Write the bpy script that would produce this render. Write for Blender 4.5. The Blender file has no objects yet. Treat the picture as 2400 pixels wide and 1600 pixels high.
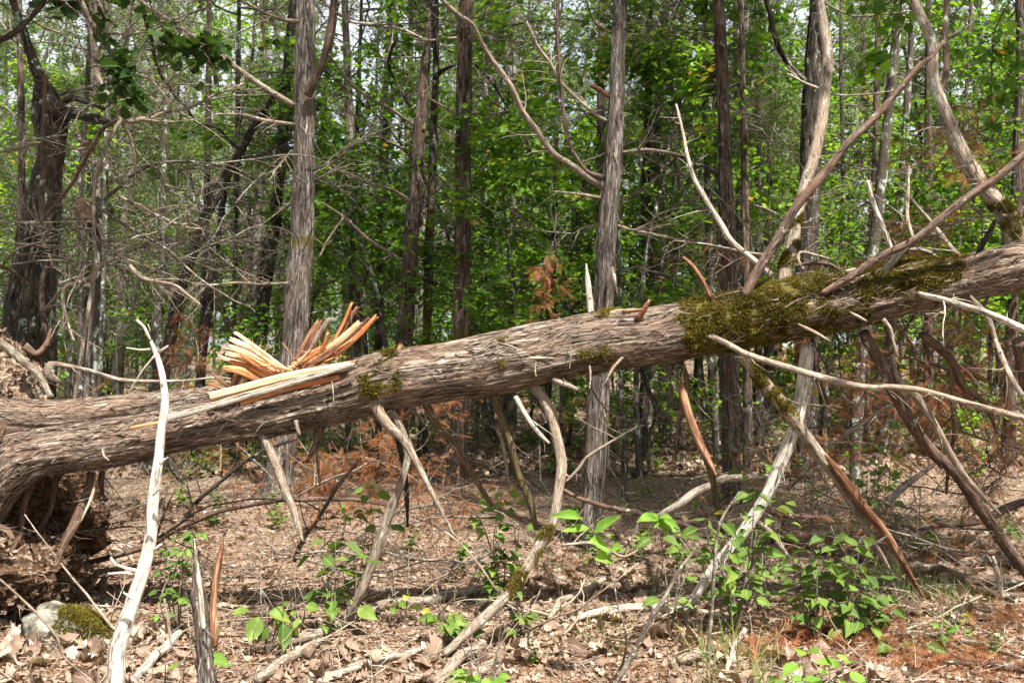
import bpy, math, time
import numpy as np
from mathutils import Vector, Matrix
T0 = time.time()
R = math.radians
C = bpy.context.scene.collection
SC = bpy.context.scene

# ------------------------------------------------------------------ camera, sky, sun, exposure
W, H, FP, CAMZ = 2400.0, 1600.0, 2333.33, 1.5
cam = bpy.data.cameras.new('camera'); co = bpy.data.objects.new('camera', cam); C.objects.link(co)
co.location = (0, 0, CAMZ); co.rotation_euler = (R(90), 0, 0)
cam.sensor_width = 36; cam.lens = 35; cam.clip_start = 0.05; cam.clip_end = 800
cam.dof.use_dof = True; cam.dof.focus_distance = 5.3; cam.dof.aperture_fstop = 5.6
SC.camera = co
SUN_EL, SUN_AZ = 60.0, 150.0          # azimuth measured from +Y clockwise; the sun stands behind the camera, high and to the right
world = bpy.data.worlds.new('World'); SC.world = world; world.use_nodes = True
wn = world.node_tree; bg = wn.nodes['Background']
sky = wn.nodes.new('ShaderNodeTexSky'); sky.sky_type = 'NISHITA'; sky.sun_disc = False
sky.sun_elevation = R(SUN_EL); sky.sun_rotation = R(SUN_AZ); sky.dust_density = 3.0; sky.air_density = 1.0; sky.ozone_density = 0.6
tcw = wn.nodes.new('ShaderNodeTexCoord'); cln = wn.nodes.new('ShaderNodeTexNoise'); cln.inputs['Scale'].default_value = 2.2; cln.inputs['Detail'].default_value = 5
clr = wn.nodes.new('ShaderNodeMapRange'); clr.inputs[1].default_value = .34; clr.inputs[2].default_value = .56; clr.inputs[3].default_value = .35; clr.inputs[4].default_value = .95
clm = wn.nodes.new('ShaderNodeMix'); clm.data_type = 'RGBA'; clm.inputs[7].default_value = (7.2, 7.5, 8.0, 1)      # thin bright cloud over most of the sky
wn.links.new(tcw.outputs['Generated'], cln.inputs['Vector']); wn.links.new(cln.outputs[0], clr.inputs[0]); wn.links.new(clr.outputs[0], clm.inputs[0]); wn.links.new(sky.outputs[0], clm.inputs[6])
wn.links.new(clm.outputs[2], bg.inputs[0]); bg.inputs[1].default_value = 0.062
sun = bpy.data.lights.new('sun', 'SUN'); so = bpy.data.objects.new('sun', sun); C.objects.link(so)
sun.energy = 5.0; sun.angle = R(0.9); sun.color = (1.0, 0.95, 0.87)
sd = Vector((math.sin(R(SUN_AZ)) * math.cos(R(SUN_EL)), math.cos(R(SUN_AZ)) * math.cos(R(SUN_EL)), math.sin(R(SUN_EL))))
so.rotation_euler = sd.to_track_quat('Z', 'Y').to_euler()
SC.view_settings.view_transform = 'Standard'; SC.view_settings.look = 'None'
SC.view_settings.exposure = 1.52; SC.view_settings.gamma = 1.0
SC.cycles.max_bounces = 7; SC.cycles.diffuse_bounces = 4; SC.cycles.transmission_bounces = 5; SC.cycles.glossy_bounces = 2
SC.cycles.caustics_reflective = False; SC.cycles.caustics_refractive = False
SC.render.film_transparent = False

# ------------------------------------------------------------------ picture-to-place helpers (points are given their own distance)
OFF = {0: (440, 680, .2381), 1: (0, 0, .5102), 2: (800, 0, .5102), 3: (1600, 0, .5102), 4: (0, 800, .5102), 5: (800, 800, .5102), 6: (1600, 800, .5102)}
def P(sx, sy, d): return np.array([(sx - 1200) / FP * d, d, CAMZ - (sy - 800) / FP * d])
def S(n, cx, cy):
    a, b, k = OFF[n]; return a + cx * k, b + cy * k
def TR(n, pts, d0, d1=None):
    """trace: points in enlargement n of the photograph -> world polyline, distance running from d0 to d1"""
    d1 = d0 if d1 is None else d1
    p = np.array(pts, float)[:, :2]
    s = np.r_[0, np.cumsum(np.hypot(*np.diff(p, axis=0).T))]; s /= s[-1]
    return np.array([P(*S(n, *q), d0 + (d1 - d0) * t) for q, t in zip(p, s)])
def WR(n, w, d): return w * OFF[n][2] / 2 / FP * d       # width in the enlargement -> radius in metres

# ------------------------------------------------------------------ noise
def _h(ix, iy, iz, seed):
    h = (ix.astype(np.int64) * 374761393 + iy.astype(np.int64) * 668265263 + iz.astype(np.int64) * 2147483647 + seed * 974711) & 0xffffffff
    h = ((h ^ (h >> 13)) * 1274126177) & 0xffffffff
    h = ((h ^ (h >> 16)) * 2246822519) & 0xffffffff
    return ((h ^ (h >> 15)) & 0xffffff) / float(0xffffff)
def vn(p, seed=0):
    p = np.asarray(p, float); i = np.floor(p); f = p - i; f = f * f * (3 - 2 * f)
    r = 0
    for dx in (0, 1):
        for dy in (0, 1):
            for dz in (0, 1):
                w = (f[..., 0] if dx else 1 - f[..., 0]) * (f[..., 1] if dy else 1 - f[..., 1]) * (f[..., 2] if dz else 1 - f[..., 2])
                r = r + w * _h(i[..., 0] + dx, i[..., 1] + dy, i[..., 2] + dz, seed)
    return r * 2 - 1
def fbm(p, oct=4, seed=0):
    p = np.asarray(p, float); r = 0; a = 1; t = 0
    for o in range(oct):
        r = r + a * vn(p * 2 ** o, seed + o * 17); t += a; a *= .5
    return r / t
def V3(x, y, z=0): return np.stack(np.broadcast_arrays(np.asarray(x, float), np.asarray(y, float), np.asarray(z, float)), -1)
def nrm(v): return v / np.maximum(np.linalg.norm(v, axis=-1, keepdims=True), 1e-9)

# ------------------------------------------------------------------ ground height
def gz(x, y):
    x = np.asarray(x, float); y = np.asarray(y, float)
    z = .05 * fbm(V3(x * .45, y * .45, 0), 3, 5) + .018 * fbm(V3(x * 2.3, y * 2.3, 0), 3, 8)
    far = np.clip((y - 12) / 40, 0, 1)
    z = z + far * .5 * fbm(V3(x * .07, y * .07, 0), 2, 11)
    z = z + .16 * np.exp(-(((x + 3.1) / 1.0) ** 2 + ((y - 7.6) / 1.1) ** 2))     # swell behind the roots
    return z
def gp(x, y, dz=0): return np.array([x, y, float(gz(x, y)) + dz])
def ground_at(sx, sy):
    d = CAMZ * FP / (sy - 800)
    for _ in range(6):
        z = float(gz((sx - 1200) / FP * d, d)); d = (CAMZ - z) * FP / (sy - 800)
    return gp((sx - 1200) / FP * d, d)

# ------------------------------------------------------------------ mesh building
def mesh_from(name, v, faces, mat, bc=None, smooth=True, extra=None):
    """faces: list of (M,k) index arrays"""
    me = bpy.data.meshes.new(name)
    v = np.asarray(v, np.float32); nl = sum(f.size for f in faces); nf = sum(len(f) for f in faces)
    me.vertices.add(len(v)); me.vertices.foreach_set('co', v.ravel())
    me.loops.add(nl); me.polygons.add(nf)
    li = np.concatenate([f.ravel() for f in faces]).astype(np.int32)
    tot = np.concatenate([np.full(len(f), f.shape[1]) for f in faces]).astype(np.int32)
    st = np.r_[0, np.cumsum(tot)[:-1]].astype(np.int32)
    me.loops.foreach_set('vertex_index', li)
    me.polygons.foreach_set('loop_start', st); me.polygons.foreach_set('loop_total', tot)
    if smooth: me.polygons.foreach_set('use_smooth', np.ones(nf, bool))
    if bc is not None:
        a = me.attributes.new('bc', 'FLOAT_VECTOR', 'POINT'); a.data.foreach_set('vector', np.asarray(bc, np.float32).ravel())
    for k, arr in (extra or {}).items():
        a = me.attributes.new(k, 'FLOAT', 'POINT'); a.data.foreach_set('value', np.asarray(arr, np.float32))
    me.update(calc_edges=True)
    if isinstance(mat, (list, tuple)):
        for m in mat: me.materials.append(m)
    else: me.materials.append(mat)
    return me
class MB:
    def __init__(s): s.v = []; s.b = []; s.f = {}; s.n = 0; s.x = []; s.pl = {}
    def add(s, v, faces, bc=None, x=0.0):
        v = np.asarray(v, float).reshape(-1, 3)
        s.v.append(v); s.b.append(np.zeros_like(v) if bc is None else np.asarray(bc, float).reshape(-1, 3))
        s.x.append(np.broadcast_to(np.asarray(x, float), (len(v),)))
        for f in faces:
            f = np.asarray(f)
            if len(f): s.f.setdefault(f.shape[1], []).append(f + s.n)
        s.n += len(v)
    def line(s, pts, r, sides=5):                      # queued: thin tubes are built together
        s.pl.setdefault((len(pts), sides), []).append((np.asarray(pts, float), np.broadcast_to(np.asarray(r, float), (len(pts),))))
    def flush(s):
        for (K, N), L in s.pl.items():
            p = np.stack([a for a, _ in L]); r = np.stack([b for _, b in L]); M = len(L)
            t = nrm(np.gradient(p, axis=1)); ch = nrm(p[:, -1] - p[:, 0] + 1e-6)
            ref = np.where(np.abs(ch[:, 2:3]) < .7, np.array([[0, 0, 1.]]), np.array([[1., 0, 0]]))[:, None, :]
            u = nrm(np.cross(t, ref)); w = np.cross(t, u)
            a = np.arange(N) * 2 * np.pi / N
            ring = p[:, :, None] + r[:, :, None, None] * (np.cos(a)[:, None] * u[:, :, None] + np.sin(a)[:, None] * w[:, :, None])
            ln = np.concatenate([np.zeros((M, 1)), np.cumsum(np.linalg.norm(np.diff(p, axis=1), axis=2), 1)], 1)
            off = (np.arange(M) * 1.37 % 50)[:, None, None]
            bc = np.stack([np.cos(a)[None, None] * r[:, :, None] + off, np.sin(a)[None, None] * r[:, :, None] + 0 * off, np.broadcast_to(ln[:, :, None], (M, K, N))], -1)
            i = np.arange(M)[:, None, None] * K * N + np.arange(K - 1)[None, :, None] * N; j = np.arange(N); j2 = (j + 1) % N
            q = np.stack([i + j, i + j2, i + N + j2, i + N + j], -1).reshape(-1, 4)
            cap = (np.arange(M)[:, None] * K * N + (K - 1) * N + np.arange(N)[None]).reshape(M, N)
            s.add(ring, [q, cap], bc)
        s.pl = {}
    def mesh(s, name, mat, smooth=True):
        s.flush()
        return mesh_from(name, np.concatenate(s.v), [np.concatenate(f) for f in s.f.values()], mat, np.concatenate(s.b), smooth, {'msk': np.concatenate(s.x)})

def cr(pts, step):
    """smooth curve through the points (Catmull-Rom, every column interpolated)"""
    p = np.asarray(pts, float)
    if len(p) == 2: p = np.array([p[0], p[0] * .5 + p[1] * .5, p[1]])
    q = np.vstack([2 * p[0] - p[1], p, 2 * p[-1] - p[-2]]); out = []
    for i in range(1, len(q) - 2):
        n = max(1, int(np.linalg.norm(q[i + 1, :3] - q[i, :3]) / step)); t = (np.arange(n) / n)[:, None]
        a, b, c, d = q[i - 1], q[i], q[i + 1], q[i + 2]
        out.append(.5 * (2 * b + (c - a) * t + (2 * a - 5 * b + 4 * c - d) * t ** 2 + (3 * b - a - 3 * c + d) * t ** 3))
    return np.vstack(out + [p[-1:]])
def frames(p):
    t = nrm(np.gradient(p, axis=0)); u = np.cross(t[0], [0, 0, 1.]); u = u if np.linalg.norm(u) > .1 else np.cross(t[0], [1., 0, 0]); U = [nrm(u)]
    for k in range(1, len(p)): U.append(nrm(U[-1] - t[k] * np.dot(U[-1], t[k])))
    U = np.array(U); return t, U, np.cross(t, U)
def ridges(bc, r, seed, f=1.0):
    """stringy bark relief in -1..1, stretched along the stem"""
    q = bc * np.array([1, 1, .11]) * f
    wv = fbm(bc * 6 * np.array([1, 1, .4]), 2, seed + 3) * .02
    q = q + wv[..., None] * f
    a = 1 - np.abs(vn(q * 42, seed)) * 2; b = vn(q * 95, seed + 1); c = vn(q * 20, seed + 2)
    st = np.floor((c * .5 + .5) * 4 + .35 * a) / 4
    return .42 * a + .22 * b + .55 * (st - .5) * 2 + .2 * c
def stem(mb, pts, rad, step=.03, N=40, bark=.010, seed=0, cap=True, f=1.0, lump=.06, x=0.0, maskf=None):
    """bark-covered stem; rad given per control point"""
    c = cr(np.c_[np.asarray(pts, float), np.asarray(rad, float)], step); p, r = c[:, :3], c[:, 3]
    t, u, w = frames(p); a = np.arange(N) * 2 * np.pi / N; K = len(p)
    ln = np.r_[0, np.cumsum(np.linalg.norm(np.diff(p, axis=0), axis=1))] + seed * 3.7
    ca, sa = np.cos(a)[None], np.sin(a)[None]
    bc = np.stack([ca * r[:, None], sa * r[:, None], np.broadcast_to(ln[:, None], (K, N))], -1)
    rr = r[:, None] * (1 + lump * fbm(bc * np.array([9, 9, 1.6]), 2, seed + 31)) + bark * ridges(bc, r, seed, f)
    d = ca[..., None] * u[:, None] + sa[..., None] * w[:, None]
    ring = p[:, None] + rr[..., None] * d
    i = np.arange(K - 1)[:, None] * N; j = np.arange(N); j2 = (j + 1) % N
    q = np.stack([i + j, i + j2, i + N + j2, i + N + j], -1).reshape(-1, 4)
    fs = [q]
    if cap: fs += [np.arange(N)[None, ::-1], ((K - 1) * N + np.arange(N))[None]]
    mk = x if maskf is None else maskf(ring, d).ravel()
    mb.add(ring, fs, bc, mk)
    return dict(p=p, r=r, t=t, u=u, w=w, ln=ln, ring=ring, d=d, bc=bc)
def shreds(mb, st, n, rng, L=(.05, .2), wd=(.004, .014), lift=.02, hang=.4, x=0.0):
    """loose strips of bark peeling off a stem built by stem()"""
    K = len(st['p']); k = rng.integers(2, K - 2, n); a = rng.uniform(0, 2 * np.pi, n)
    r = st['r'][k][:, None] * 1.03
    d = np.cos(a)[:, None] * st['u'][k] + np.sin(a)[:, None] * st['w'][k]
    p0 = st['p'][k] + d * r; t = st['t'][k] * rng.choice([-1, 1], n)[:, None]; side = np.cross(t, d)
    t = nrm(t + side * rng.normal(0, .22, (n, 1)))
    ln = rng.uniform(*L, n)[:, None]; wv = rng.uniform(*wd, n)[:, None]; lf = np.abs(rng.normal(0, lift, (n, 1))) * (.3 + ln / .12)
    K2 = 6; V = []; B = []
    cur = rng.normal(0, .4, (n, 1)) * ln
    for s in np.linspace(0, 1, K2):
        c = p0 + t * ln * (s - .15) + d * (.002 + lf * s ** 1.8) + side * cur * s ** 2 + np.array([0, 0, -1.]) * hang * lf * s ** 3
        ww = wv * (1 - .75 * s ** 2) * .5
        V += [c - side * ww, c + side * ww + d * ww * .3]
        bb = np.concatenate([a[:, None] * .1, a[:, None] * 0 + k[:, None] * .013, ln * s * .5 + k[:, None] * .03], 1); B += [bb, bb + np.array([.004, 0, 0])]
    V = np.stack(V, 1); B = np.stack(B, 1)
    base = (np.arange(n) * 2 * K2)[:, None, None]; i = (np.arange(K2 - 1) * 2)[None, :, None]
    q = (base + i + np.array([0, 1, 3, 2])[None, None]).reshape(-1, 4)
    mb.add(V, [q], B, x)

# templates of leaves: x across, y along, z fold
def tpl_oval():
    v = np.array([[0, 0, 0], [-.30, .28, .06], [-.34, .55, .07], [0, 1, 0], [.34, .55, .07], [.30, .28, .06]]); return v, [np.array([[0, 3, 2, 1], [0, 5, 4, 3]])]
def tpl_full():
    ys = [0, .10, .24, .42, .62, .82, 1]; ws = [0.015, .15, .27, .30, .24, .11, 0.0]; v = []
    for y, w_ in zip(ys, ws):
        dz = -.18 * y * y
        v += [[-w_, y + .02 * (w_ > 0), dz + .35 * w_], [-w_ * .5, y, dz + .12 * w_], [0, y, dz], [w_ * .5, y, dz + .12 * w_], [w_, y + .02 * (w_ > 0), dz + .35 * w_]]
    f = [[i * 5 + j, i * 5 + j + 1, i * 5 + j + 6, i * 5 + j + 5] for i in range(6) for j in range(4)]
    return np.array(v), [np.array(f)]
def tpl_oak(rng=None):
    ys = [0, .08, .2, .28, .38, .47, .58, .66, .78, .86, 1]; ws = [.02, .07, .22, .17, .31, .22, .40, .27, .29, .17, .02]; v = []
    for y, w_ in zip(ys, ws): v += [[-w_, y + .25 * w_, .9 * w_ * w_ + .25 * (y - .5) ** 2], [0, y, .25 * (y - .5) ** 2], [w_, y + .25 * w_, .9 * w_ * w_ + .25 * (y - .5) ** 2]]
    f = [[i * 3 + j, i * 3 + j + 1, i * 3 + j + 4, i * 3 + j + 3] for i in range(10) for j in range(2)]
    return np.array(v), [np.array(f)]
def tpl_sliver():
    return np.array([[-.5, 0, 0], [.5, 0, 0], [0, 1, .05]]), [np.array([[0, 1, 2]])]
def tpl_frag():
    return np.array([[-.4, .1, .05], [.1, 0, 0], [.5, .3, .12], [.45, .8, 0], [-.1, 1, .1], [-.35, .6, 0]]), [np.array([[0, 1, 2, 3, 4, 5]])]
def tpl_frond():                                    # flat spray of dead cedar needles
    v = []; f = []
    for k, y in enumerate(np.linspace(0, .92, 9)):
        for sgn in (-1, 1):
            l = .34 * (1 - y * .75); i = len(v); v += [[0, y, 0], [0, y + .045, 0], [sgn * l * .75, y + l * .7, .06 * sgn]]; f.append([i, i + 1, i + 2])
    i = len(v); v += [[-.018, 0, 0], [.018, 0, 0], [0, 1.1, 0]]; f.append([i, i + 1, i + 2])
    return np.array(v), [np.array(f)]
T = dict(oval=tpl_oval(), full=tpl_full(), oak=tpl_oak(), sliver=tpl_sliver(), frag=tpl_frag(), frond=tpl_frond())
def leaves(mb, pos, dirv, nor, size, kind, rng, wid=1.0, curl=0.0, x=0.0, tint=None):
    v, fs = T[kind]; M = len(pos)
    if M == 0: return
    y = nrm(dirv); xx = nrm(np.cross(y, nor) + 1e-9); z = np.cross(xx, y)
    s = np.broadcast_to(np.asarray(size, float), (M,))[:, None, None]; wd = np.broadcast_to(np.asarray(wid, float), (M,))[:, None, None]
    zz = np.minimum(1, wd * 1.4) * v[None, :, 2:3] * (1 + curl * rng.normal(0, 1, (M, 1, 1))) + curl * .25 * np.sin(v[None, :, 1:2] * 5 + rng.uniform(0, 6, (M, 1, 1))) * v[None, :, 1:2] + curl * 1.3 * wd * rng.normal(0, 1, (M, 1, 1)) * v[None, :, 0:1] ** 2 + curl * .35 * wd * rng.normal(0, 1, (M, 1, 1)) * v[None, :, 0:1]
    q = pos[:, None] + s * (v[None, :, 0:1] * wd * xx[:, None] + v[None, :, 1:2] * y[:, None] + zz * z[:, None])
    n = len(v); base = (np.arange(M) * n)[:, None, None]
    tv = rng.uniform(0, 1, (M, 1)) if tint is None else np.asarray(tint).reshape(M, 1)
    bc = np.stack([np.broadcast_to(tv, (M, n)), np.broadcast_to(rng.uniform(0, 1, (M, 1)), (M, n)), np.broadcast_to(v[None, :, 1], (M, n))], -1)
    mb.add(q, [(base + f[None]).reshape(-1, f.shape[1]) for f in fs], bc, np.broadcast_to(v[None, :, 0], (M, n)).ravel())
def rdir(rng, n, up=0.0):
    v = rng.normal(0, 1, (n, 3)); v[:, 2] += up; return nrm(v)

def wander(p0, d0, L, K, rng, bend=.25, grav=0.0):
    p = [np.asarray(p0, float)]; d = nrm(np.asarray(d0, float)); b = rng.normal(0, bend, 3)
    for _ in range(K - 1):
        d = nrm(d + b / K * 2.2 + rng.normal(0, bend * .45, 3) + np.array([0, 0, grav / K])); p.append(p[-1] + d * L / (K - 1))
    return np.array(p)
def twigs(mb, p, r, n, L, rng, lvl=1, spread=1.0, grav=0., tmin=.15, tips=None, bend=.25):
    K = len(p); s = np.linspace(0, 1, K); L0 = np.linalg.norm(p[-1] - p[0])
    for _ in range(n):
        t = rng.uniform(tmin, 1.0); k = min(int(t * (K - 1)), K - 2); f = t * (K - 1) - k
        q = p[k] * (1 - f) + p[k + 1] * f; tg = nrm(p[k + 1] - p[k]); pr = rng.normal(0, 1, 3); pr = nrm(pr - tg * pr.dot(tg)); pr[2] *= .7
        rr = (r[k] if hasattr(r, '__len__') else r)
        l = L * rng.uniform(.35, 1.15) * (1.05 - .6 * t); kk = 6 if lvl > 0 else 4
        w = wander(q, tg * rng.uniform(.2, .9) + pr * spread, l, kk, rng, bend, grav)
        r0 = min(rr * .6, .0022 + .0075 * l); ra = np.linspace(r0, max(.0009, r0 * .3), kk)
        mb.line(w, ra, 5 if r0 > .004 else 3)
        if tips is not None: tips.append(w)
        if lvl > 0: twigs(mb, w, ra, max(2, int(n * .35)), l * .55, rng, lvl - 1, spread, grav, .1, tips, bend)

# ------------------------------------------------------------------ objects, tags
def obj(name, me, parent=None):
    o = bpy.data.objects.new(name, me); C.objects.link(o)
    if parent is not None: o.parent = parent; o.matrix_parent_inverse = Matrix.Translation(-Vector(parent.location))
    return o
def tag(o, label=None, cat=None, group=None, kind=None):
    if label: o['label'] = label
    if cat: o['category'] = cat
    if group: o['group'] = group
    if kind: o['kind'] = kind
    return o
def thing(name, label, cat, loc, group=None):
    o = bpy.data.objects.new(name, None); C.objects.link(o); o.location = Vector([float(q) for q in loc]); o.empty_display_size = .1
    return tag(o, label, cat, group)
def copy_thing(root, loc, rz, sc, label, group):
    r = root.copy(); C.objects.link(r); r.location = Vector([float(q) for q in loc]); r.rotation_euler = (0, 0, rz); r.scale = (sc,) * 3; tag(r, label, None, group)
    for ch in list(root.children):
        c = ch.copy(); C.objects.link(c); c.parent = r
    return r

# ------------------------------------------------------------------ materials
class NT:
    def __init__(s, name):
        s.m = bpy.data.materials.new(name); s.m.use_nodes = True; s.t = s.m.node_tree; s.t.nodes.clear()
        s.out = s.t.nodes.new('ShaderNodeOutputMaterial')
    def n(s, typ, ins=None, **kw):
        d = s.t.nodes.new('ShaderNode' + typ)
        for k, v in kw.items(): setattr(d, k, v)
        for k, v in (ins or {}).items():
            if isinstance(v, bpy.types.NodeSocket): s.t.links.new(v, d.inputs[k])
            else: d.inputs[k].default_value = v
        return d
    def ramp(s, fac, stops, interp='LINEAR'):
        d = s.t.nodes.new('ShaderNodeValToRGB'); s.t.links.new(fac, d.inputs[0]); cr_ = d.color_ramp; cr_.interpolation = interp
        while len(cr_.elements) < len(stops): cr_.elements.new(.5)
        for e, (p, c) in zip(cr_.elements, stops): e.position = p; e.color = (*c, 1) if len(c) == 3 else c
        return d.outputs[0]
    def mix(s, fac, a, b, mode='MIX'):
        d = s.t.nodes.new('ShaderNodeMix'); d.data_type = 'RGBA'; d.blend_type = mode
        for k, v in ((0, fac), (6, a), (7, b)):
            if isinstance(v, bpy.types.NodeSocket): s.t.links.new(v, d.inputs[k])
            else: d.inputs[k].default_value = v if not isinstance(v, tuple) or len(v) == 4 else (*v, 1)
        return d.outputs[2]
    def bc(s, sc=(1, 1, 1)):
        a = s.n('Attribute', attribute_name='bc').outputs['Vector']
        return s.n('VectorMath', {0: a, 1: sc}, operation='MULTIPLY').outputs[0]
    def noise(s, vec, scale, detail=3, rough=.6, dist=0.):
        return s.n('TexNoise', {'Vector': vec, 'Scale': scale, 'Detail': detail, 'Roughness': rough, 'Distortion': dist}).outputs[0]
    def bsdf(s, col, rough=.85, spec=.2, nrmal=None, **ins):
        d = {'Base Color': col if isinstance(col, bpy.types.NodeSocket) else (*col, 1), 'Roughness': rough, 'Specular IOR Level': spec}
        if nrmal is not None: d['Normal'] = nrmal
        d.update(ins); return s.n('BsdfPrincipled', d).outputs[0]
    def bump(s, h, strength, dist): return s.n('Bump', {'Height': h, 'Strength': strength, 'Distance': dist}).outputs[0]
    def done(s, sh): s.t.links.new(sh, s.out.inputs[0]); return s.m

def bark(name, dark, mid, light, warm, lichen=.0, mossy=(0.050, 0.044, 0.010), strf=1.0, bumpd=.006):
    t = NT(name); inst = t.n('ObjectInfo').outputs['Random']
    wob = t.n('VectorMath', {0: t.n('TexNoise', {'Vector': t.bc((1, 1, .35)), 'Scale': 16.0, 'Detail': 2.0}).outputs['Color'], 1: (.028, .028, 0)}, operation='MULTIPLY').outputs[0]
    b = t.n('VectorMath', {0: t.bc((1, 1, .10)), 1: wob}, operation='ADD').outputs[0]; bb = t.n('VectorMath', {0: t.bc((1, 1, .045)), 1: wob}, operation='ADD').outputs[0]
    n1 = t.noise(b, 62 * strf, 6, .72, .2); n2 = t.noise(t.bc((1, 1, .3)), 9, 3); n3 = t.noise(bb, 230 * strf, 4, .75)
    col = t.ramp(n1, [(.41, dark), (.475, mid), (.55, mid), (.64, light)])
    col = t.mix(t.ramp(n3, [(.40, (.95, .95, .95)), (.50, (0, 0, 0))]), col, dark)
    col = t.mix(t.ramp(n3, [(.54, (0, 0, 0)), (.66, (.75, .75, .75))]), col, light)
    col = t.mix(t.ramp(n2, [(.45, (0, 0, 0)), (.66, (.75, .75, .75))]), col, t.mix(.55, col, warm))
    if lichen:
        l = t.noise(t.bc((1, 1, .6)), 14, 4, .7); l2 = t.ramp(l, [(.66 - lichen, (0, 0, 0)), (.70 - lichen, (1, 1, 1))])
        col = t.mix(l2, col, t.mix(t.noise(t.bc(), 90, 2), (.20, .24, .19), (.50, .54, .46)))
    mk = t.n('Attribute', attribute_name='msk').outputs['Fac']
    ms = t.n('MapRange', {0: t.n('Math', {0: mk, 1: t.noise(t.bc((1, 1, .5)), 42, 5, .7)}, operation='MULTIPLY').outputs[0], 1: .36, 2: .46}).outputs[0]
    col = t.mix(ms, col, t.mix(t.noise(t.bc(), 120, 3), mossy, (.15, .125, .028)))
    vary = t.n('MapRange', {0: inst, 3: .85, 4: 1.15}).outputs[0]
    col = t.mix(1.0, col, t.n('CombineColor', {0: vary, 1: vary, 2: vary}).outputs[0], 'MULTIPLY')
    h = t.n('Math', {0: n1, 1: t.n('Math', {0: n3, 1: .5}, operation='MULTIPLY').outputs[0]}, operation='ADD').outputs[0]
    return t.done(t.bsdf(col, .9, .12, t.bump(h, 1.0, bumpd)))
M = {}
M['log'] = bark('shaggy_log_bark', (.020, .013, .009), (.150, .110, .085), (.54, .455, .375), (.28, .165, .11), strf=.8, bumpd=.012)
M['cedar'] = bark('cedar_bark', (.020, .016, .013), (.15, .126, .108), (.52, .475, .425), (.19, .125, .095), lichen=.0, strf=.62, bumpd=.016)
M['darkcedar'] = bark('dark_cedar_bark', (.012, .008, .006), (.090, .066, .052), (.34, .29, .25), (.15, .075, .05), lichen=.02, strf=.62, bumpd=.016)
M['dark'] = bark('dark_furrowed_bark', (.010, .008, .006), (.050, .040, .033), (.19, .165, .14), (.10, .075, .05), lichen=.06, strf=.6, bumpd=.016)
M['grey'] = bark('grey_sapling_bark', (.02, .018, .014), (.07, .06, .05), (.18, .165, .135), (.12, .11, .07), lichen=.1, strf=1.5, bumpd=.002)
M['limb'] = bark('weathered_limb_wood', (.06, .045, .035), (.27, .215, .165), (.52, .45, .37), (.30, .20, .13), lichen=.06, strf=1.6, bumpd=.0025)
M['brownlimb'] = bark('brown_limb_bark', (.02, .013, .01), (.115, .078, .06), (.30, .23, .19), (.20, .11, .07), lichen=.05, strf=1.5, bumpd=.0025)
M['pale'] = bark('bleached_dead_wood', (.07, .055, .045), (.42, .35, .285), (.72, .64, .55), (.50, .38, .29), lichen=-.02, strf=1.3, bumpd=.002)
M['bleached'] = bark('bleached_pole_wood', (.10, .085, .065), (.54, .49, .42), (.84, .80, .74), (.66, .57, .48), lichen=-.02, strf=1.3, bumpd=.002)
M['root'] = bark('rooty_brown_wood', (.04, .025, .018), (.13, .085, .06), (.25, .18, .13), (.16, .085, .05), strf=1.3, bumpd=.003)
def twigmat(name, a, b_, c):
    t = NT(name); n = t.noise(t.bc((1, 1, .5)), 22, 3); l = t.noise(t.bc(), 60, 2)
    col = t.ramp(n, [(.35, a), (.5, b_), (.68, c)]); col = t.mix(t.ramp(l, [(.62, (0, 0, 0)), (.66, (1, 1, 1))]), col, (.42, .45, .37))
    return t.done(t.bsdf(col, .85, .15))
M['twig'] = twigmat('dead_grey_twigs', (.055, .043, .034), (.13, .105, .082), (.30, .26, .21))
M['darktwig'] = twigmat('dark_twigs', (.03, .024, .018), (.07, .055, .042), (.15, .125, .10))
def woodmat(name, stops):
    t = NT(name); b = t.bc((1, 1, .05)); n = t.noise(b, 60, 4, .7, .2); n2 = t.noise(b, 260, 3, .6); big = t.noise(t.bc((1, 1, .4)), 9, 2)
    col = t.ramp(t.n('Math', {0: t.n('Math', {0: n, 1: .6}, operation='MULTIPLY').outputs[0], 1: t.n('Math', {0: big, 1: .4}, operation='MULTIPLY').outputs[0]}, operation='ADD').outputs[0], stops)
    col = t.mix(t.ramp(n2, [(.42, (.75, .75, .75)), (.55, (0, 0, 0))]), col, stops[0][1])
    return t.done(t.bsdf(col, .7, .2, t.bump(t.n('Math', {0: n, 1: n2}, operation='ADD').outputs[0], .8, .002)))
M['cream'] = woodmat('fresh_split_sapwood', [(.36, (.62, .34, .16)), (.46, (.80, .56, .32)), (.56, (.88, .70, .47)), (.7, (.92, .80, .62))])
M['orange'] = woodmat('fresh_split_heartwood', [(.36, (.30, .09, .03)), (.47, (.55, .21, .08)), (.57, (.72, .38, .17)), (.7, (.82, .55, .30))])
M['oldsplit'] = woodmat('weathered_split_wood', [(.41, (.05, .024, .015)), (.48, (.20, .085, .045)), (.55, (.38, .19, .105)), (.66, (.60, .43, .31))])
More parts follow.
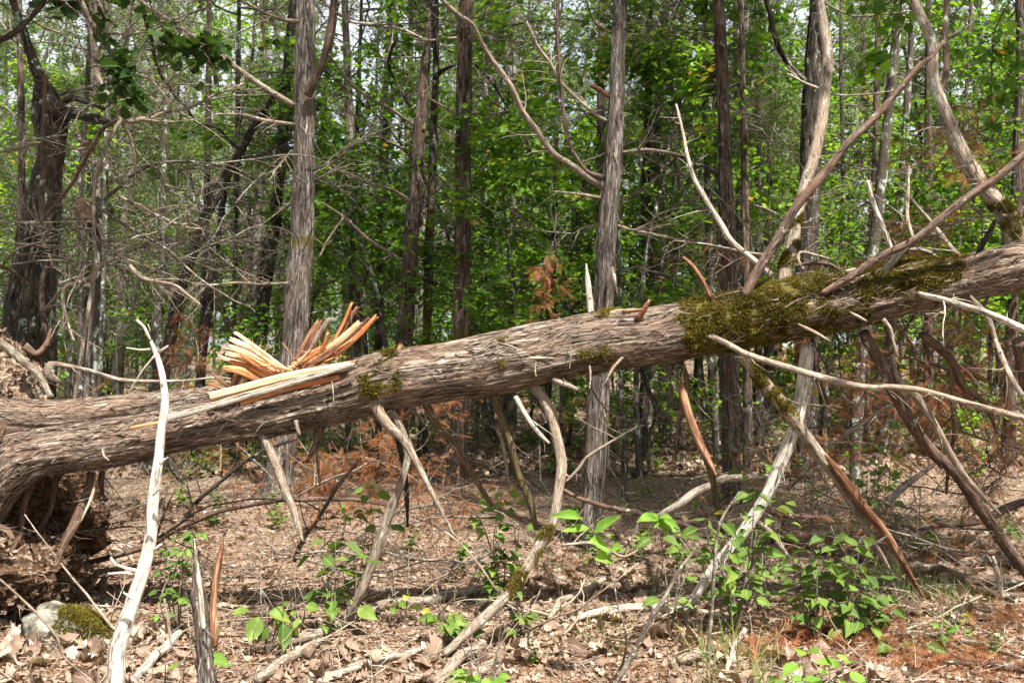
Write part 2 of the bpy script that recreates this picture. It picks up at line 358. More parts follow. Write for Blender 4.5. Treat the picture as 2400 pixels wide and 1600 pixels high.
def leafmat(name, stops, trans=.5, rough=.45, spec=.3, yellow=None, veins=False):
    t = NT(name); a = t.n('Attribute', attribute_name='bc').outputs['Vector']; sp = t.n('SeparateXYZ', {0: a})
    oi = t.n('ObjectInfo').outputs['Random']
    f = t.n('Math', {0: t.n('Math', {0: sp.outputs[0], 1: .75}, operation='MULTIPLY').outputs[0], 1: t.n('Math', {0: oi, 1: .25}, operation='MULTIPLY').outputs[0]}, operation='ADD').outputs[0]
    col = t.ramp(f, stops)
    if yellow: col = t.mix(t.n('Math', {0: sp.outputs[1], 1: .985}, operation='GREATER_THAN').outputs[0], col, yellow)
    if veins:
        ax = t.n('Math', {0: t.n('Attribute', attribute_name='msk').outputs['Fac']}, operation='ABSOLUTE').outputs[0]
        ph = t.n('Math', {0: t.n('Math', {0: sp.outputs[2], 1: t.n('Math', {0: ax, 1: .9}, operation='MULTIPLY').outputs[0]}, operation='SUBTRACT').outputs[0], 1: 52.0}, operation='MULTIPLY').outputs[0]
        vn_ = t.n('MapRange', {0: t.n('Math', {0: ph}, operation='SINE').outputs[0], 1: .75, 2: 1.0, 3: 0., 4: .45}).outputs[0]; mr = t.n('MapRange', {0: ax, 1: .012, 2: .03, 3: .8, 4: 0.}).outputs[0]
        col = t.mix(t.n('Math', {0: vn_, 1: mr}, operation='MAXIMUM').outputs[0], col, (.24, .34, .10) if veins is True else (.40, .30, .21))
        gp_ = t.n('NewGeometry').outputs['Position']; col = t.mix(t.ramp(t.noise(gp_, 55, 3, .7), [(.62, (0, 0, 0)), (.67, (.8, .8, .8))]), col, (.20, .17, .05) if veins is True else (.07, .04, .028)); col = t.mix(t.ramp(t.noise(gp_, 14, 2), [(.35, (.5, .5, .5)), (.6, (0, 0, 0))]), col, (.05, .10, .02) if veins is True else (.10, .055, .035))
    d = t.bsdf(col, rough, spec); tc = t.mix(1.0, col, (1.5, 1.35, .7, 1), 'MULTIPLY'); tr = t.n('BsdfTranslucent', {'Color': tc}).outputs[0]
    return t.done(t.n('MixShader', {0: trans, 1: d, 2: tr}).outputs[0])
M['leaf'] = leafmat('broad_green_leaf', [(0, (.032, .090, .012)), (.35, (.075, .18, .018)), (.7, (.15, .30, .026)), (1, (.26, .40, .035))], yellow=(.38, .28, .04))
M['leafdull'] = leafmat('dull_green_leaf', [(0, (.045, .095, .025)), (.5, (.11, .20, .045)), (1, (.22, .34, .08))])
M['leafnear'] = leafmat('seedling_leaf', [(0, (.050, .105, .020)), (.45, (.105, .185, .030)), (1, (.24, .34, .055))], trans=.38, rough=.55, spec=.18, yellow=(.45, .42, .06), veins=True)
M['leafbright'] = leafmat('fresh_bright_leaf', [(0, (.12, .26, .03)), (1, (.26, .46, .06))], trans=.42, rough=.55, spec=.18, veins=True)
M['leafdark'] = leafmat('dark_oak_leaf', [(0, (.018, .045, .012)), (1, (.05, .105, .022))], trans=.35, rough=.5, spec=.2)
M['needle'] = leafmat('cedar_foliage', [(0, (.055, .090, .030)), (.5, (.10, .155, .05)), (1, (.19, .25, .085))], trans=.4, rough=.7, spec=.1)
M['rust'] = leafmat('rust_dead_cedar_foliage', [(0, (.13, .045, .02)), (.5, (.27, .105, .045)), (1, (.44, .23, .11))], trans=.25, rough=.8, spec=.1)
M['litter'] = leafmat('dead_leaf', [(0, (.075, .046, .033)), (.3, (.20, .135, .098)), (.65, (.38, .285, .215)), (1, (.62, .54, .45))], trans=.12, rough=.8, spec=.15, veins='dry')
M['grass'] = leafmat('grass_blade', [(0, (.10, .17, .045)), (.6, (.18, .26, .07)), (1, (.42, .38, .20))], trans=.35)
M['moss'] = leafmat('moss_tuft', [(0, (.030, .024, .007)), (.45, (.085, .070, .014)), (.8, (.20, .165, .03)), (1, (.30, .18, .07))], trans=.2, rough=.9, spec=.05)
def soil(k=1.0):
    t = NT('needle_littered_soil' if k == 1 else 'shade_darkened_dug_up_soil'); g = t.n('NewGeometry').outputs['Position']
    n1 = t.noise(g, 1.1, 4); n2 = t.noise(g, 24, 5, .7); vo = t.n('TexVoronoi', {'Vector': g, 'Scale': 48.0, 'Randomness': 1.0}); n3 = t.noise(g, 120, 3, .7)
    col = t.ramp(n2, [(.34, (.03, .02, .014)), (.45, (.15, .10, .07)), (.55, (.33, .235, .17)), (.70, (.52, .42, .32))])
    vc = t.ramp(t.n('SeparateColor', {0: vo.outputs['Color']}).outputs[0], [(0, (.06, .036, .025)), (.4, (.15, .095, .066)), (.75, (.28, .20, .14)), (1, (.44, .36, .27))])
    col = t.mix(t.ramp(t.n('SeparateColor', {0: vo.outputs['Color']}).outputs[1], [(.35, (0, 0, 0)), (.5, (.85, .85, .85))], 'LINEAR'), col, vc)
    col = t.mix(t.ramp(n1, [(.52, (0, 0, 0)), (.68, (.55, .55, .55))]), col, t.mix(.5, col, (.30, .125, .055)))
    col = t.mix(t.ramp(n3, [(.3, (.6, .6, .6)), (.55, (0, 0, 0))]), col, (.05, .03, .02))
    h = t.n('Math', {0: n2, 1: vo.outputs['Distance']}, operation='ADD').outputs[0]
    if k != 1: col = t.mix(1.0, col, (k, k * .85, k * .75, 1), 'MULTIPLY')
    return t.done(t.bsdf(col, .95, .08, t.bump(h, .9, .02)))
M['soil'] = soil(); M['shadesoil'] = soil(.42)  # second soil is a darkened copy: the root hollow's deep shade put into colour
def stone():
    t = NT('lichened_stone'); g = t.n('NewGeometry').outputs['Position']; n = t.noise(g, 9, 5, .7); n2 = t.noise(g, 30, 4)
    col = t.ramp(n, [(.40, (.035, .03, .022)), (.49, (.12, .108, .085)), (.58, (.22, .21, .175)), (.72, (.40, .42, .37))])
    return t.done(t.bsdf(col, .9, .15, t.bump(n2, .8, .02)))
M['stone'] = stone()
exec_marks = {}

# ------------------------------------------------------------------ the ground: one sheet to the horizon
def build_ground():
    ys = np.r_[np.linspace(-9, 2, 45), np.arange(2, 9, .05), np.geomspace(9, 320, 190)]
    us = np.linspace(-1, 1, 320); us = np.sign(us) * np.abs(us) ** 1.4
    Y, U = np.meshgrid(ys, us, indexing='ij'); X = U * (12 + np.maximum(Y, 0) * 1.25)
    Z = gz(X, Y) + .010 * fbm(V3(X * 14, Y * 14, 0), 2, 40) * (Y < 12)
    n = len(us); i = np.arange(len(ys) - 1)[:, None] * n; j = np.arange(n - 1)
    q = np.stack([i + j, i + j + 1, i + n + j + 1, i + n + j], -1).reshape(-1, 4)
    tag(obj('ground', mesh_from('ground', V3(X, Y, Z).reshape(-1, 3), [q], M['soil'], V3(X, Y, Z).reshape(-1, 3))), 'forest floor of brown soil, needles and fragments', None, None, 'structure')
build_ground()
exec_marks['ground'] = time.time() - T0
# ------------------------------------------------------------------ the fallen cedar across the picture
def limb_mesh(name, n, pts, d0, d1, mat, seed, rng, ntw=0, twl=.35, N=14, mossx=0., bark_=.0018, f=1.3, lump=.10, tw_up=0., knots=True, lvl=1, to_ground=False):
    w = [q[2] for q in pts]; P3 = TR(n, pts, d0, d1)
    if to_ground: P3 = P3 + (float(gz(P3[-1, 0], P3[-1, 1])) - .02 - P3[-1, 2]) * (np.linspace(0, 1, len(P3)) ** 2)[:, None] * np.array([0, 0, 1.])
    ds = np.linspace(d0, d1 if d1 is not None else d0, len(pts)); r = [max(.0015, WR(n, a, d)) for a, d in zip(w, ds)]
    mb = MB(); c = np.linalg.norm(np.diff(P3, axis=0), axis=1).sum()
    P3j = cr(np.c_[P3, r], .12); P3j[1:-1, :3] += rng.normal(0, .25, (len(P3j) - 2, 3)) * P3j[1:-1, 3:4] * .55
    mf = None
    if isinstance(mossx, tuple):
        m_, s0, s1 = mossx
        def mf(ring, dd):
            s_ = np.linspace(0, 1, ring.shape[0])[:, None]; return m_ * np.clip((s_ - s0) * 12 + .5, 0, 1) * np.clip((s1 - s_) * 8 + .5, 0, 1) * (.75 + .35 * dd[..., 2] + 1.3 * fbm(ring * 14, 3, 5))
    st = stem(mb, P3j[:, :3], P3j[:, 3], .018, N, bark_, seed, True, f, lump, 0 if mf else mossx, mf)
    if mf:
        rg = st['ring'].reshape(-1, 3); dn = np.broadcast_to(st['d'], st['ring'].shape).reshape(-1, 3); pm = np.clip(mf(st['ring'], st['d']).ravel() - .55, 0, 1) ** 1.2 * (dn[:, 1] < .6)
        if pm.sum() > 0:
            nn_ = int(min(9000, 26000 * c * r[0] * 14)); ii = rng.choice(len(rg), nn_, p=pm / pm.sum()); tg_ = np.repeat(st['t'], st['ring'].shape[1], 0)[ii]; sd_ = np.cross(tg_, dn[ii]); limb_mesh.tufts = (rg[ii] + tg_ * rng.uniform(-.011, .011, (nn_, 1)) + sd_ * rng.normal(0, .25, (nn_, 1)) * r[0] + rng.normal(0, .002, (nn_, 3)) - dn[ii] * .002, dn[ii])
    if r[0] > .009: shreds(mb, st, int(c * 26), rng, (.02, .09), (.002, .007), .006, .5)
    if knots:
        for _ in range(int(c * 3)):
            k = rng.integers(3, max(4, len(st['p']) - 3)); d = nrm(st['u'][k] * rng.normal() + st['w'][k] * rng.normal() + .4 * st['t'][k])
            q = st['p'][k] + d * st['r'][k] * .6; l = rng.uniform(.01, .05)
            mb.line(np.array([q, q + d * l * .6, q + d * l + rng.normal(0, .004, 3)]), [st['r'][k] * .35, st['r'][k] * .25, st['r'][k] * .1], 6)
    if ntw: twigs(mb, st['p'], st['r'], ntw, twl, rng, lvl, .9, tw_up, .1)
    return mb.mesh(name, M[mat]), st

def build_fallen():
    rng = np.random.default_rng(7)
    base = P(-60, 1260, 5.2); base[2] = float(gz(base[0], base[1]))
    F = thing('fallen_tree', 'big shaggy-barked cedar fallen across the clearing, mossy and splintered, raised on its broken branches', 'fallen tree', base)
    D = 5.2
    sp = [(-120, 1290, 62), (-50, 1195, 56), (0, 1130, 50), (51, 1092, 47), (102, 1070, 43), (204, 1053, 48), (306, 1034, 48), (408, 1010, 46), (510, 990, 47), (612, 970, 53), (714, 948, 55), (800, 925, 60), (870, 900, 64), (953, 884, 64), (1055, 869, 62), (1157, 853, 66), (1280, 828, 65), (1412, 801, 66), (1520, 790, 64), (1600, 778, 64), (1735, 750, 62), (1837, 728, 65), (1939, 712, 63), (2041, 692, 62), (2143, 672, 57), (2245, 656, 50), (2350, 634, 50), (2450, 612, 48), (2600, 575, 42), (2800, 500, 34)]
    pts = [P(x, y, D) for x, y, r in sp]; rad = [1.05 * r / FP * D for x, y, r in sp]
    sx = lambda q: 1200 + q[..., 0] / q[..., 1] * FP
    def mossm(ring, d):
        X = sx(ring); up = d[..., 2] * .5 + .5 + .25 * (-d[..., 1])
        nz = fbm(ring * 5.0, 4, 77); n9 = fbm(ring * 16, 3, 78)
        m = np.clip((X - 1570 + 50 * n9) / 50, 0, 1) * np.clip((2300 - X) / 60, 0, 1) * (.84 + .5 * up + .9 * nz + .7 * n9)
        m = m * np.where((X > 1895) & (X < 2010) & (d[..., 2] > -.1), .55, 1) * np.where((X > 2040) & (d[..., 2] < -.1), .45, 1)
        m2 = np.exp(-((X - 905 + 30 * n9) / 55) ** 2) * 1.25 * (-d[..., 1] > -.2) * (d[..., 2] > -.35) * np.clip(.75 + 1.6 * n9, 0, 1.2)
        m3 = (np.exp(-((X - 1182 + 40 * n9) / 30) ** 2) * (d[..., 1] < -.5) * (d[..., 2] > -.1) + .9 * np.exp(-((X - 1380 + 60 * n9) / 110) ** 2) * (d[..., 2] < -.1) + np.exp(-((X - 1430) / 40) ** 2) * (d[..., 2] > .85) * 1.3) * np.clip(.7 + 1.6 * n9, 0, 1.2)
        return np.clip(m + m2 + m3, 0, 1.6)
    mb = MB(); st = stem(mb, pts, rad, .010, 230, .0115, 3, True, 1.0, .09, 0, mossm)
    shreds(mb, st, 4200, rng, (.02, .09), (.002, .009), .008, .6)
    shreds(mb, st, 200, rng, (.05, .15), (.001, .004), .03, 1.3); shreds(mb, st, 150, rng, (.06, .20), (.006, .018), .02, .8)
    tr = obj('trunk', mb.mesh('trunk', M['log']), F)
    # moss tufts on it
    ring, d = st['ring'][2:-2].reshape(-1, 3), np.broadcast_to(st['d'], st['ring'].shape)[2:-2].reshape(-1, 3)
    mm = mossm(ring, d); pr = np.clip((mm - .52) * 1.6, 0, 1) * (fbm(ring * 20, 3, 21) > -.22) * (d[:, 1] < .5)
    pr *= np.exp(-np.clip(-d[:, 2] - .1, 0, 1) * 1.0)
    idx = rng.choice(len(ring), 60000, p=pr / pr.sum()); q = ring[idx] + rng.normal(0, .0065, (len(idx), 3)) - d[idx] * .003; hgt = .006 + .010 * (fbm(ring[idx] * 22, 2, 9) * .5 + .5)
    mm_ = MB(); tv = np.clip(.5 + .6 * fbm(q * 8, 3, 15) + rng.normal(0, .15, len(q)), 0, 1)
    for _ in range(3):
        leaves(mm_, q + rng.normal(0, .003, q.shape), d[idx] + rng.normal(0, .65, q.shape) + np.array([0, 0, -.25]), rdir(rng, len(q)), hgt * rng.uniform(.6, 1.5, len(q)), 'sliver', rng, .38, tint=tv)
    obj('moss', mm_.mesh('moss', M['moss'], False), tr)['kind'] = 'stuff'
    # second stem and the fold between the two, at the left
    s2 = [(-260, 345, 210), (-100, 350, 205), (0, 355, 195), (200, 355, 172), (400, 338, 152), (600, 308, 132), (740, 290, 118), (930, 262, 96), (1060, 240, 60)]
    mb = MB(); t2 = stem(mb, TR(4, s2, 5.36, 5.28), [WR(4, a[2], 5.3) for a in s2], .012, 100, .008, 11, True, 1.0, .08); shreds(mb, t2, 420, rng, (.03, .15), (.002, .009), .014, 1.0)
    obj('second_stem', mb.mesh('second_stem', M['log']), F)
    s3 = [(-260, 610, 170), (-100, 545, 150), (60, 480, 125), (200, 450, 105), (400, 415, 95), (600, 385, 88), (760, 350, 74), (930, 305, 60), (1000, 285, 30)]
    mb = MB(); t3 = stem(mb, TR(4, s3, 5.26, 5.22), [WR(4, a[2], 5.24) for a in s3], .014, 80, .009, 19, True, 1.0, .1); shreds(mb, t3, 260, rng, (.03, .12), (.002, .008), .014, 1.0)
    obj('torn_bark_ridge', mb.mesh('torn_bark_ridge', M['log']), F)
    # splinters
    def shard(pts, w, d0, d1, mat, seed, flat=.42, jag=.35, taper=.75):
        P3 = TR(0, pts, d0, d1); wr = WR(0, w, d0); mb = MB(); c = cr(P3, .01); K = len(c); N = 22
        t, u, v = frames(c); a = np.arange(N) * 2 * np.pi / N; s = np.linspace(0, 1, K)
        g = np.random.default_rng(seed); rot = g.uniform(-.5, .5)
        ang = vn(V3(np.cos(a) * 2.6, np.sin(a) * 2.6, seed), seed) ; ang2 = vn(V3(np.cos(a) * 6, np.sin(a) * 6, seed), seed + 5)
        rr = np.maximum(.25, 1 + .34 * ang + .2 * ang2)
        grain = vn(V3(np.cos(a)[None] * 5, np.sin(a)[None] * 5, s[:, None] * 2.4), seed + 9)
        wdt = wr * (taper + (1 - taper) * np.sin(np.clip(s * 1.6, 0, 1) * 1.57))[:, None] * (rr[None] + .16 * grain)
        # v axis is made to face the camera: the shard's broad side
        side = nrm(np.cross(t, [0, 1., 0])); dep = np.cross(side, t)
        A = a + rot
        sq = (np.abs(np.cos(A)) ** 4 + np.abs(np.sin(A)) ** 4) ** -.25
        cut = np.maximum(0, np.abs(ang * .8 + ang2) * jag * wr * 9)      # ragged near end
        along = np.maximum(0, cut[None] * np.clip(1 - s * K * .01 / .10, 0, 1)[:, None])
        ring = c[:, None] + wdt[..., None] * (np.cos(A)[None, :, None] * sq[None, :, None] * side[:, None] + flat * np.sin(A)[None, :, None] * sq[None, :, None] * dep[:, None]) + along[..., None] * t[:, None]
        ln = np.r_[0, np.cumsum(np.linalg.norm(np.diff(c, axis=0), axis=1))] + seed * .77
        bc = np.stack([np.cos(a)[None] * wdt, np.sin(a)[None] * wdt, np.broadcast_to(ln[:, None], wdt.shape)], -1)
        i = np.arange(K - 1)[:, None] * N; j = np.arange(N); j2 = (j + 1) % N
        mb.add(ring, [np.stack([i + j, i + j2, i + N + j2, i + N + j], -1).reshape(-1, 4)], bc)
        mb.add(np.vstack([ring[0], ring[0].mean(0) + t[0] * wr * .5]), [np.stack([j2, j, np.full(N, N)], -1)], np.vstack([bc[0], bc[0].mean(0)]))
        for _ in range(5):                                              # hair-thin fibres torn off its edges
            k = g.integers(0, max(1, K // 2)); m_ = g.integers(0, N); q = ring[k, m_]
            mb.line(wander(q, nrm(-t[k] * g.uniform(-1, 1) + g.normal(0, .6, 3)), g.uniform(.02, .08), 5, g, .5), [.0011, .0009, .0008, .0006, .0004], 3)
        obj('splinter', mb.mesh('splinter', M[mat], True), F)
    SH = [([(455, 405), (700, 590), (960, 790)], 40, 'cream'), ([(400, 470), (640, 600), (940, 810)], 62, 'cream'), ([(372, 540), (600, 640), (890, 820)], 62, 'cream'), ([(350, 605), (600, 690), (860, 835)], 58, 'cream'),
          ([(290, 650), (560, 740), (820, 850)], 42, 'cream'), ([(338, 765), (520, 790), (720, 890)], 75, 'orange'), ([(400, 690), (600, 760), (800, 860)], 50, 'orange'), ([(226, 808), (310, 880), (400, 950)], 28, 'oldsplit'),
          ([(185, 910), (260, 940), (350, 975)], 16, 'orange'), ([(610, 795), (490, 840), (430, 1010)], 62, 'oldsplit'), ([(560, 850), (520, 920), (480, 1005)], 42, 'cream'),
          ([(500, 620), (700, 740), (900, 850)], 40, 'orange'), ([(610, 560), (760, 660), (960, 800)], 34, 'cream'),
          ([(1325, 265), (1200, 480), (1075, 745)], 84, 'oldsplit'), ([(1415, 260), (1300, 420), (1170, 680)], 46, 'pale'), ([(1620, 112), (1530, 330), (1395, 570)], 28, 'orange'),
          ([(1692, 145), (1440, 500), (1180, 720)], 46, 'oldsplit'), ([(1725, 285), (1480, 510), (1150, 740)], 62, 'cream'), ([(1872, 240), (1640, 480), (1350, 700)], 56, 'orange'), ([(1800, 250), (1520, 540), (1260, 740)], 34, 'oldsplit'),
          ([(1392, 400), (1330, 560), (1170, 700)], 36, 'orange'), ([(1385, 530), (1220, 640), (1040, 750)], 60, 'orange'), ([(1530, 602), (1260, 680), (980, 800)], 50, 'cream'), ([(1480, 560), (1300, 680), (1100, 800)], 60, 'oldsplit'), ([(978, 742), (1060, 775), (1145, 818)], 15, 'cream'),
          ([(2112, 512), (2070, 590), (2020, 665)], 46, 'oldsplit'), ([(1950, 770), (1800, 860), (1640, 930)], 40, 'oldsplit')]
    for k, (p_, w, m) in enumerate(SH): shard(p_, w, 5.12 + .05 * math.sin(k * 2.1), 5.16, m, 100 + k, .5)
    for k in range(16):
        bx = rng.uniform(900, 1250); by = 820 - (bx - 900) * .16; lf = k % 2; tx = bx + (-1 if lf else 1) * rng.uniform(140, 480); ty = by - rng.uniform(60, 420) * (.75 if lf else 1.1)
        shard([(tx, ty), ((tx + bx) / 2 + rng.normal(0, 14), (ty + by) / 2 + rng.normal(0, 14)), (bx, by)], rng.uniform(7, 16), 5.10 + rng.uniform(-.05, .08), 5.14, ('cream', 'orange', 'oldsplit')[k % 3], 160 + k, .6)
    shard([(1640, 735), (1400, 775), (1000, 850), (600, 950), (225, 1045)], 92, 5.06, 5.08, 'cream', 140, .6, .25)
    shard([(1660, 735), (1400, 800), (1050, 900), (500, 1060), (60, 1190), (-250, 1270)], 66, 5.00, 5.04, 'pale', 141, .55, .1)
    shard([(1500, 850), (1250, 905), (900, 980), (520, 1105)], 56, 5.025, 5.045, 'orange', 142, .5, .1)
    shard([(1700, 700), (1500, 745), (1250, 800)], 60, 5.08, 5.09, 'oldsplit', 144, .6, .3)
    shard([(300, 1110), (0, 1215), (-300, 1300), (-560, 1350)], 24, 5.03, 5.05, 'orange', 143, .5, .1)
    # branches, as traced: enlargement, points (x, y, width), distance from-to, material
    B = [
     (5, [(125, 245, 46), (210, 375, 46), (290, 450, 40), (340, 545, 34), (400, 660, 26), (450, 760, 22), (500, 860, 14), (524, 898, 8)], 5.10, 4.95, 'limb', 0, 3),
     (5, [(232, 320, 34), (290, 430, 38), (305, 540, 32), (268, 670, 40), (205, 830, 44), (150, 1000, 46), (90, 1150, 44), (20, 1260, 38), (-40, 1320, 28)], 5.14, 5.22, 'limb', 0, 2),
     (5, [(388, 285, 38), (450, 400, 34), (530, 490, 34), (600, 600, 30), (650, 690, 26), (692, 750, 20)], 5.25, 5.6, 'brownlimb', .7, 3),
     (5, [(690, 235, 36), (740, 370, 36), (778, 480, 34), (820, 620, 32), (865, 730, 32), (895, 860, 22)], 5.2, 5.3, 'brownlimb', .8, 2),
     (5, [(722, 390, 16), (750, 520, 15), (775, 690, 11)], 5.3, 5.45, 'limb', 0, 0),
     (5, [(880, 195, 50), (950, 300, 48), (990, 430, 46), (1008, 560, 46), (992, 700, 42), (970, 830, 44), (915, 935, 52), (840, 1060, 46), (740, 1190, 46), (640, 1280, 44), (560, 1355, 40), (470, 1440, 32)], 5.2, 4.74, 'limb', (1.0, .48, .74), 4),
     (5, [(800, 255, 26), (850, 340, 24), (900, 410, 20), (955, 467, 12)], 5.08, 4.95, 'pale', 0, 1),
     (5, [(975, 180, 26), (1030, 195, 24), (1085, 222, 16)], 5.1, 5.0, 'limb', 0, 0),
     (4, [(1205, 425, 40), (1262, 540, 40), (1310, 680, 34), (1350, 780, 30), (1375, 860, 24), (1392, 920, 10)], 5.15, 5.0, 'limb', 0, 1),
     (4, [(1430, 385, 16), (1455, 520, 16), (1470, 690, 8)], 5.2, 5.3, 'limb', 0, 0),
     (4, [(1480, 375, 34), (1455, 470, 34), (1410, 550, 12)], 5.2, 5.2, 'root', 0, 0),
     (4, [(1360, 360, 16), (1365, 400, 16), (1378, 432, 10)], 5.05, 5.05, 'limb', 0, 0),
     (6, [(-10, 190, 34), (28, 330, 36), (80, 470, 34), (125, 560, 24), (155, 618, 5)], 5.2, 5.05, 'oldsplit', .3, 0),
     (6, [(60, 430, 30), (130, 600, 30), (160, 740, 30), (178, 890, 26)], 5.3, 5.7, 'brownlimb', .8, 1),
     (6, [(265, 40, 62), (370, 180, 64), (450, 280, 62), (540, 400, 58), (620, 510, 58), (670, 570, 56), (720, 660, 30), (800, 790, 34), (900, 950, 26), (970, 1085, 10)], 5.15, 5.6, 'limb', (1.25, -.1, .30), 4),
     (6, [(655, 520, 10), (700, 580, 34), (760, 670, 44), (850, 780, 44), (930, 890, 42), (1005, 1000, 34), (1060, 1100, 26), (1122, 1200, 8)], 5.3, 5.68, 'oldsplit', 0, 0),
     (6, [(575, 20, 60), (555, 200, 64), (530, 330, 60), (490, 440, 60), (450, 570, 60), (385, 700, 58), (300, 840, 56), (230, 930, 54), (150, 1040, 50), (80, 1140, 46), (5, 1255, 38)], 5.3, 5.46, 'bleached', 0, 5),
     (6, [(110, -30, 24), (200, 10, 26), (300, 60, 28), (480, 125, 30), (700, 180, 30), (850, 210, 28), (960, 208, 30), (1100, 225, 28), (1300, 280, 28), (1568, 350, 28), (1900, 440, 26)], 5.06, 4.1, 'limb', 0, 6),
     (6, [(830, -40, 52), (920, 120, 56), (980, 250, 54), (1060, 400, 54), (1150, 510, 56), (1260, 610, 54), (1350, 740, 56), (1440, 870, 54), (1520, 990, 52), (1600, 1085, 48)], 5.25, 5.9, 'brownlimb', .3, 6),
     (6, [(960, 60, 22), (985, 160, 26), (1060, 240, 36), (1150, 370, 34), (1230, 520, 32), (1300, 620, 26), (1380, 710, 24), (1462, 795, 8)], 5.35, 5.5, 'limb', .35, 4),
     (6, [(1100, -30, 40), (1190, 40, 44), (1240, 100, 40), (1290, 200, 36), (1400, 300, 20), (1440, 420, 12)], 5.3, 5.8, 'root', .6, 8),
     (6, [(1240, 100, 22), (1235, 250, 22), (1250, 420, 20), (1225, 560, 18), (1210, 700, 10)], 5.45, 5.8, 'brownlimb', .5, 8),
     (3, [(1080, 1350, 22), (1200, 1375, 26), (1400, 1440, 30), (1568, 1512, 34), (1800, 1620, 34)], 5.08, 4.2, 'pale', 0, 2),
     (6, [(1435, -10, 20), (1465, 70, 24), (1490, 140, 26), (1540, 220, 24), (1620, 340, 24)], 5.1, 4.7, 'limb', 0, 2),
     (3, [(1320, 1360, 18), (1400, 1450, 24), (1440, 1568, 20)], 5.12, 5.1, 'limb', .7, 0),
     (6, [(1545, 0, 60), (1568, 120, 60), (1590, 300, 50)], 5.3, 5.6, 'root', 0, 2),
     # the ones that stand up from the log
     (3, [(462, 1320, 62), (500, 1130, 62), (530, 990, 54), (560, 850, 52), (600, 720, 54), (635, 560, 54), (655, 400, 52), (668, 280, 52), (650, 150, 44), (630, 0, 36), (600, -200, 30)], 5.2, 5.9, 'limb', (1.05, -.1, .26), 10),
     (3, [(285, 1360, 44), (350, 1230, 42), (450, 1070, 42), (520, 950, 40), (640, 810, 38), (760, 660, 34), (880, 540, 32), (1000, 400, 28), (1080, 310, 26), (1150, 250, 16), (1200, 190, 10)], 5.12, 5.0, 'brownlimb', 0, 10),
     (3, [(640, 1350, 28), (760, 1280, 34), (900, 1180, 36), (1060, 1100, 36), (1200, 990, 38), (1350, 880, 40), (1450, 810, 38), (1568, 705, 36), (1800, 520, 30)], 5.06, 4.8, 'brownlimb', 0, 8),
     (3, [(900, 1280, 42), (960, 1210, 40), (1030, 1130, 36), (1100, 1090, 18), (1180, 1080, 10)], 5.12, 5.1, 'dark', .5, 3),
     (3, [(1590, 1180, 90), (1535, 1120, 90), (1510, 1020, 90), (1440, 930, 76), (1390, 860, 70), (1330, 780, 70), (1260, 650, 60), (1200, 520, 56), (1155, 370, 52), (1140, 200, 48), (1090, 80, 46), (1065, -20, 40), (1040, -200, 36)], 5.25, 5.6, 'limb', (1.15, .04, .26), 12),
     (3, [(1190, 430, 26), (1215, 300, 30), (1205, 150, 26), (1215, 0, 24), (1230, -150, 20)], 5.6, 5.9, 'brownlimb', .3, 6),
     (3, [(975, 1185, 24), (930, 1070, 24), (880, 940, 22), (850, 830, 18)], 5.3, 5.4, 'pale', 0, 1),
     (3, [(435, 1290, 24), (330, 1200, 24), (230, 1110, 24), (120, 935, 22), (60, 830, 20), (20, 710, 18), (0, 600, 14), (-30, 480, 10)], 5.3, 5.6, 'pale', .2, 6),
     (3, [(1285, 1200, 22), (1220, 1120, 20), (1150, 1030, 20), (1090, 960, 16), (1040, 900, 10)], 5.3, 5.6, 'limb', 0, 3),
     (3, [(1210, 1210, 16), (1100, 1150, 16), (950, 1160, 14), (800, 1230, 10)], 5.3, 5.4, 'limb', 0, 5),
     (3, [(780, 1270, 16), (650, 1210, 18), (520, 1215, 14), (440, 1210, 10)], 5.3, 5.5, 'brownlimb', 0, 6),
     (3, [(700, 1280, 16), (560, 1240, 14), (540, 1160, 10), (680, 1190, 8)], 5.3, 5.6, 'limb', 0, 4),
     (3, [(590, 1310, 10), (480, 1230, 14), (420, 1180, 12), (300, 1160, 10), (100, 1120, 8), (-40, 1105, 6)], 5.35, 5.6, 'limb', 0, 8),
     (3, [(1060, 1100, 16), (1030, 1000, 16), (1035, 880, 14), (1040, 760, 8)], 5.2, 5.3, 'limb', 0, 3),
     (3, [(130, 1370, 20), (90, 1290, 22), (40, 1220, 20), (0, 1180, 10)], 5.12, 5.1, 'oldsplit', 0, 1),
     (3, [(1340, 1200, 26), (1380, 1120, 26), (1420, 1050, 24), (1440, 1000, 10)], 5.2, 5.1, 'dark', .4, 2),
     (3, [(530, 1490, 14), (600, 1520, 18), (680, 1568, 10)], 5.0, 4.9, 'limb', 0, 0),
     (3, [(770, 1435, 10), (800, 1450, 12), (845, 1474, 6)], 5.02, 4.95, 'limb', 0, 0),
     (3, [(920, 1465, 18), (950, 1510, 18), (965, 1568, 14), (990, 1640, 8)], 5.1, 5.1, 'limb', 0, 0),
     (2, [(1360, 1465, 30), (1390, 1420, 28), (1418, 1375, 8)], 5.1, 5.05, 'oldsplit', 0, 0),
     (2, [(1290, 1432, 20), (1340, 1425, 22), (1390, 1425, 10)], 5.05, 5.05, 'oldsplit', 0, 0),
     (2, [(1150, 1500, 34), (1145, 1400, 30), (1135, 1300, 26), (1125, 1210, 8)], 5.7, 5.75, 'pale', 0, 0),
     (2, [(1080, 1500, 10), (960, 1505, 12), (860, 1495, 10)], 5.4, 5.5, 'limb', 0, 1),
     (5, [(1375, 130, 20), (1410, 220, 20), (1440, 330, 16), (1400, 480, 14), (1380, 580, 8)], 5.3, 5.6, 'darktw', .4, 4),
     (5, [(1560, 90, 26), (1590, 200, 26), (1560, 330, 24), (1545, 460, 20), (1535, 550, 6)], 5.35, 5.6, 'brownlimb', .4, 2),
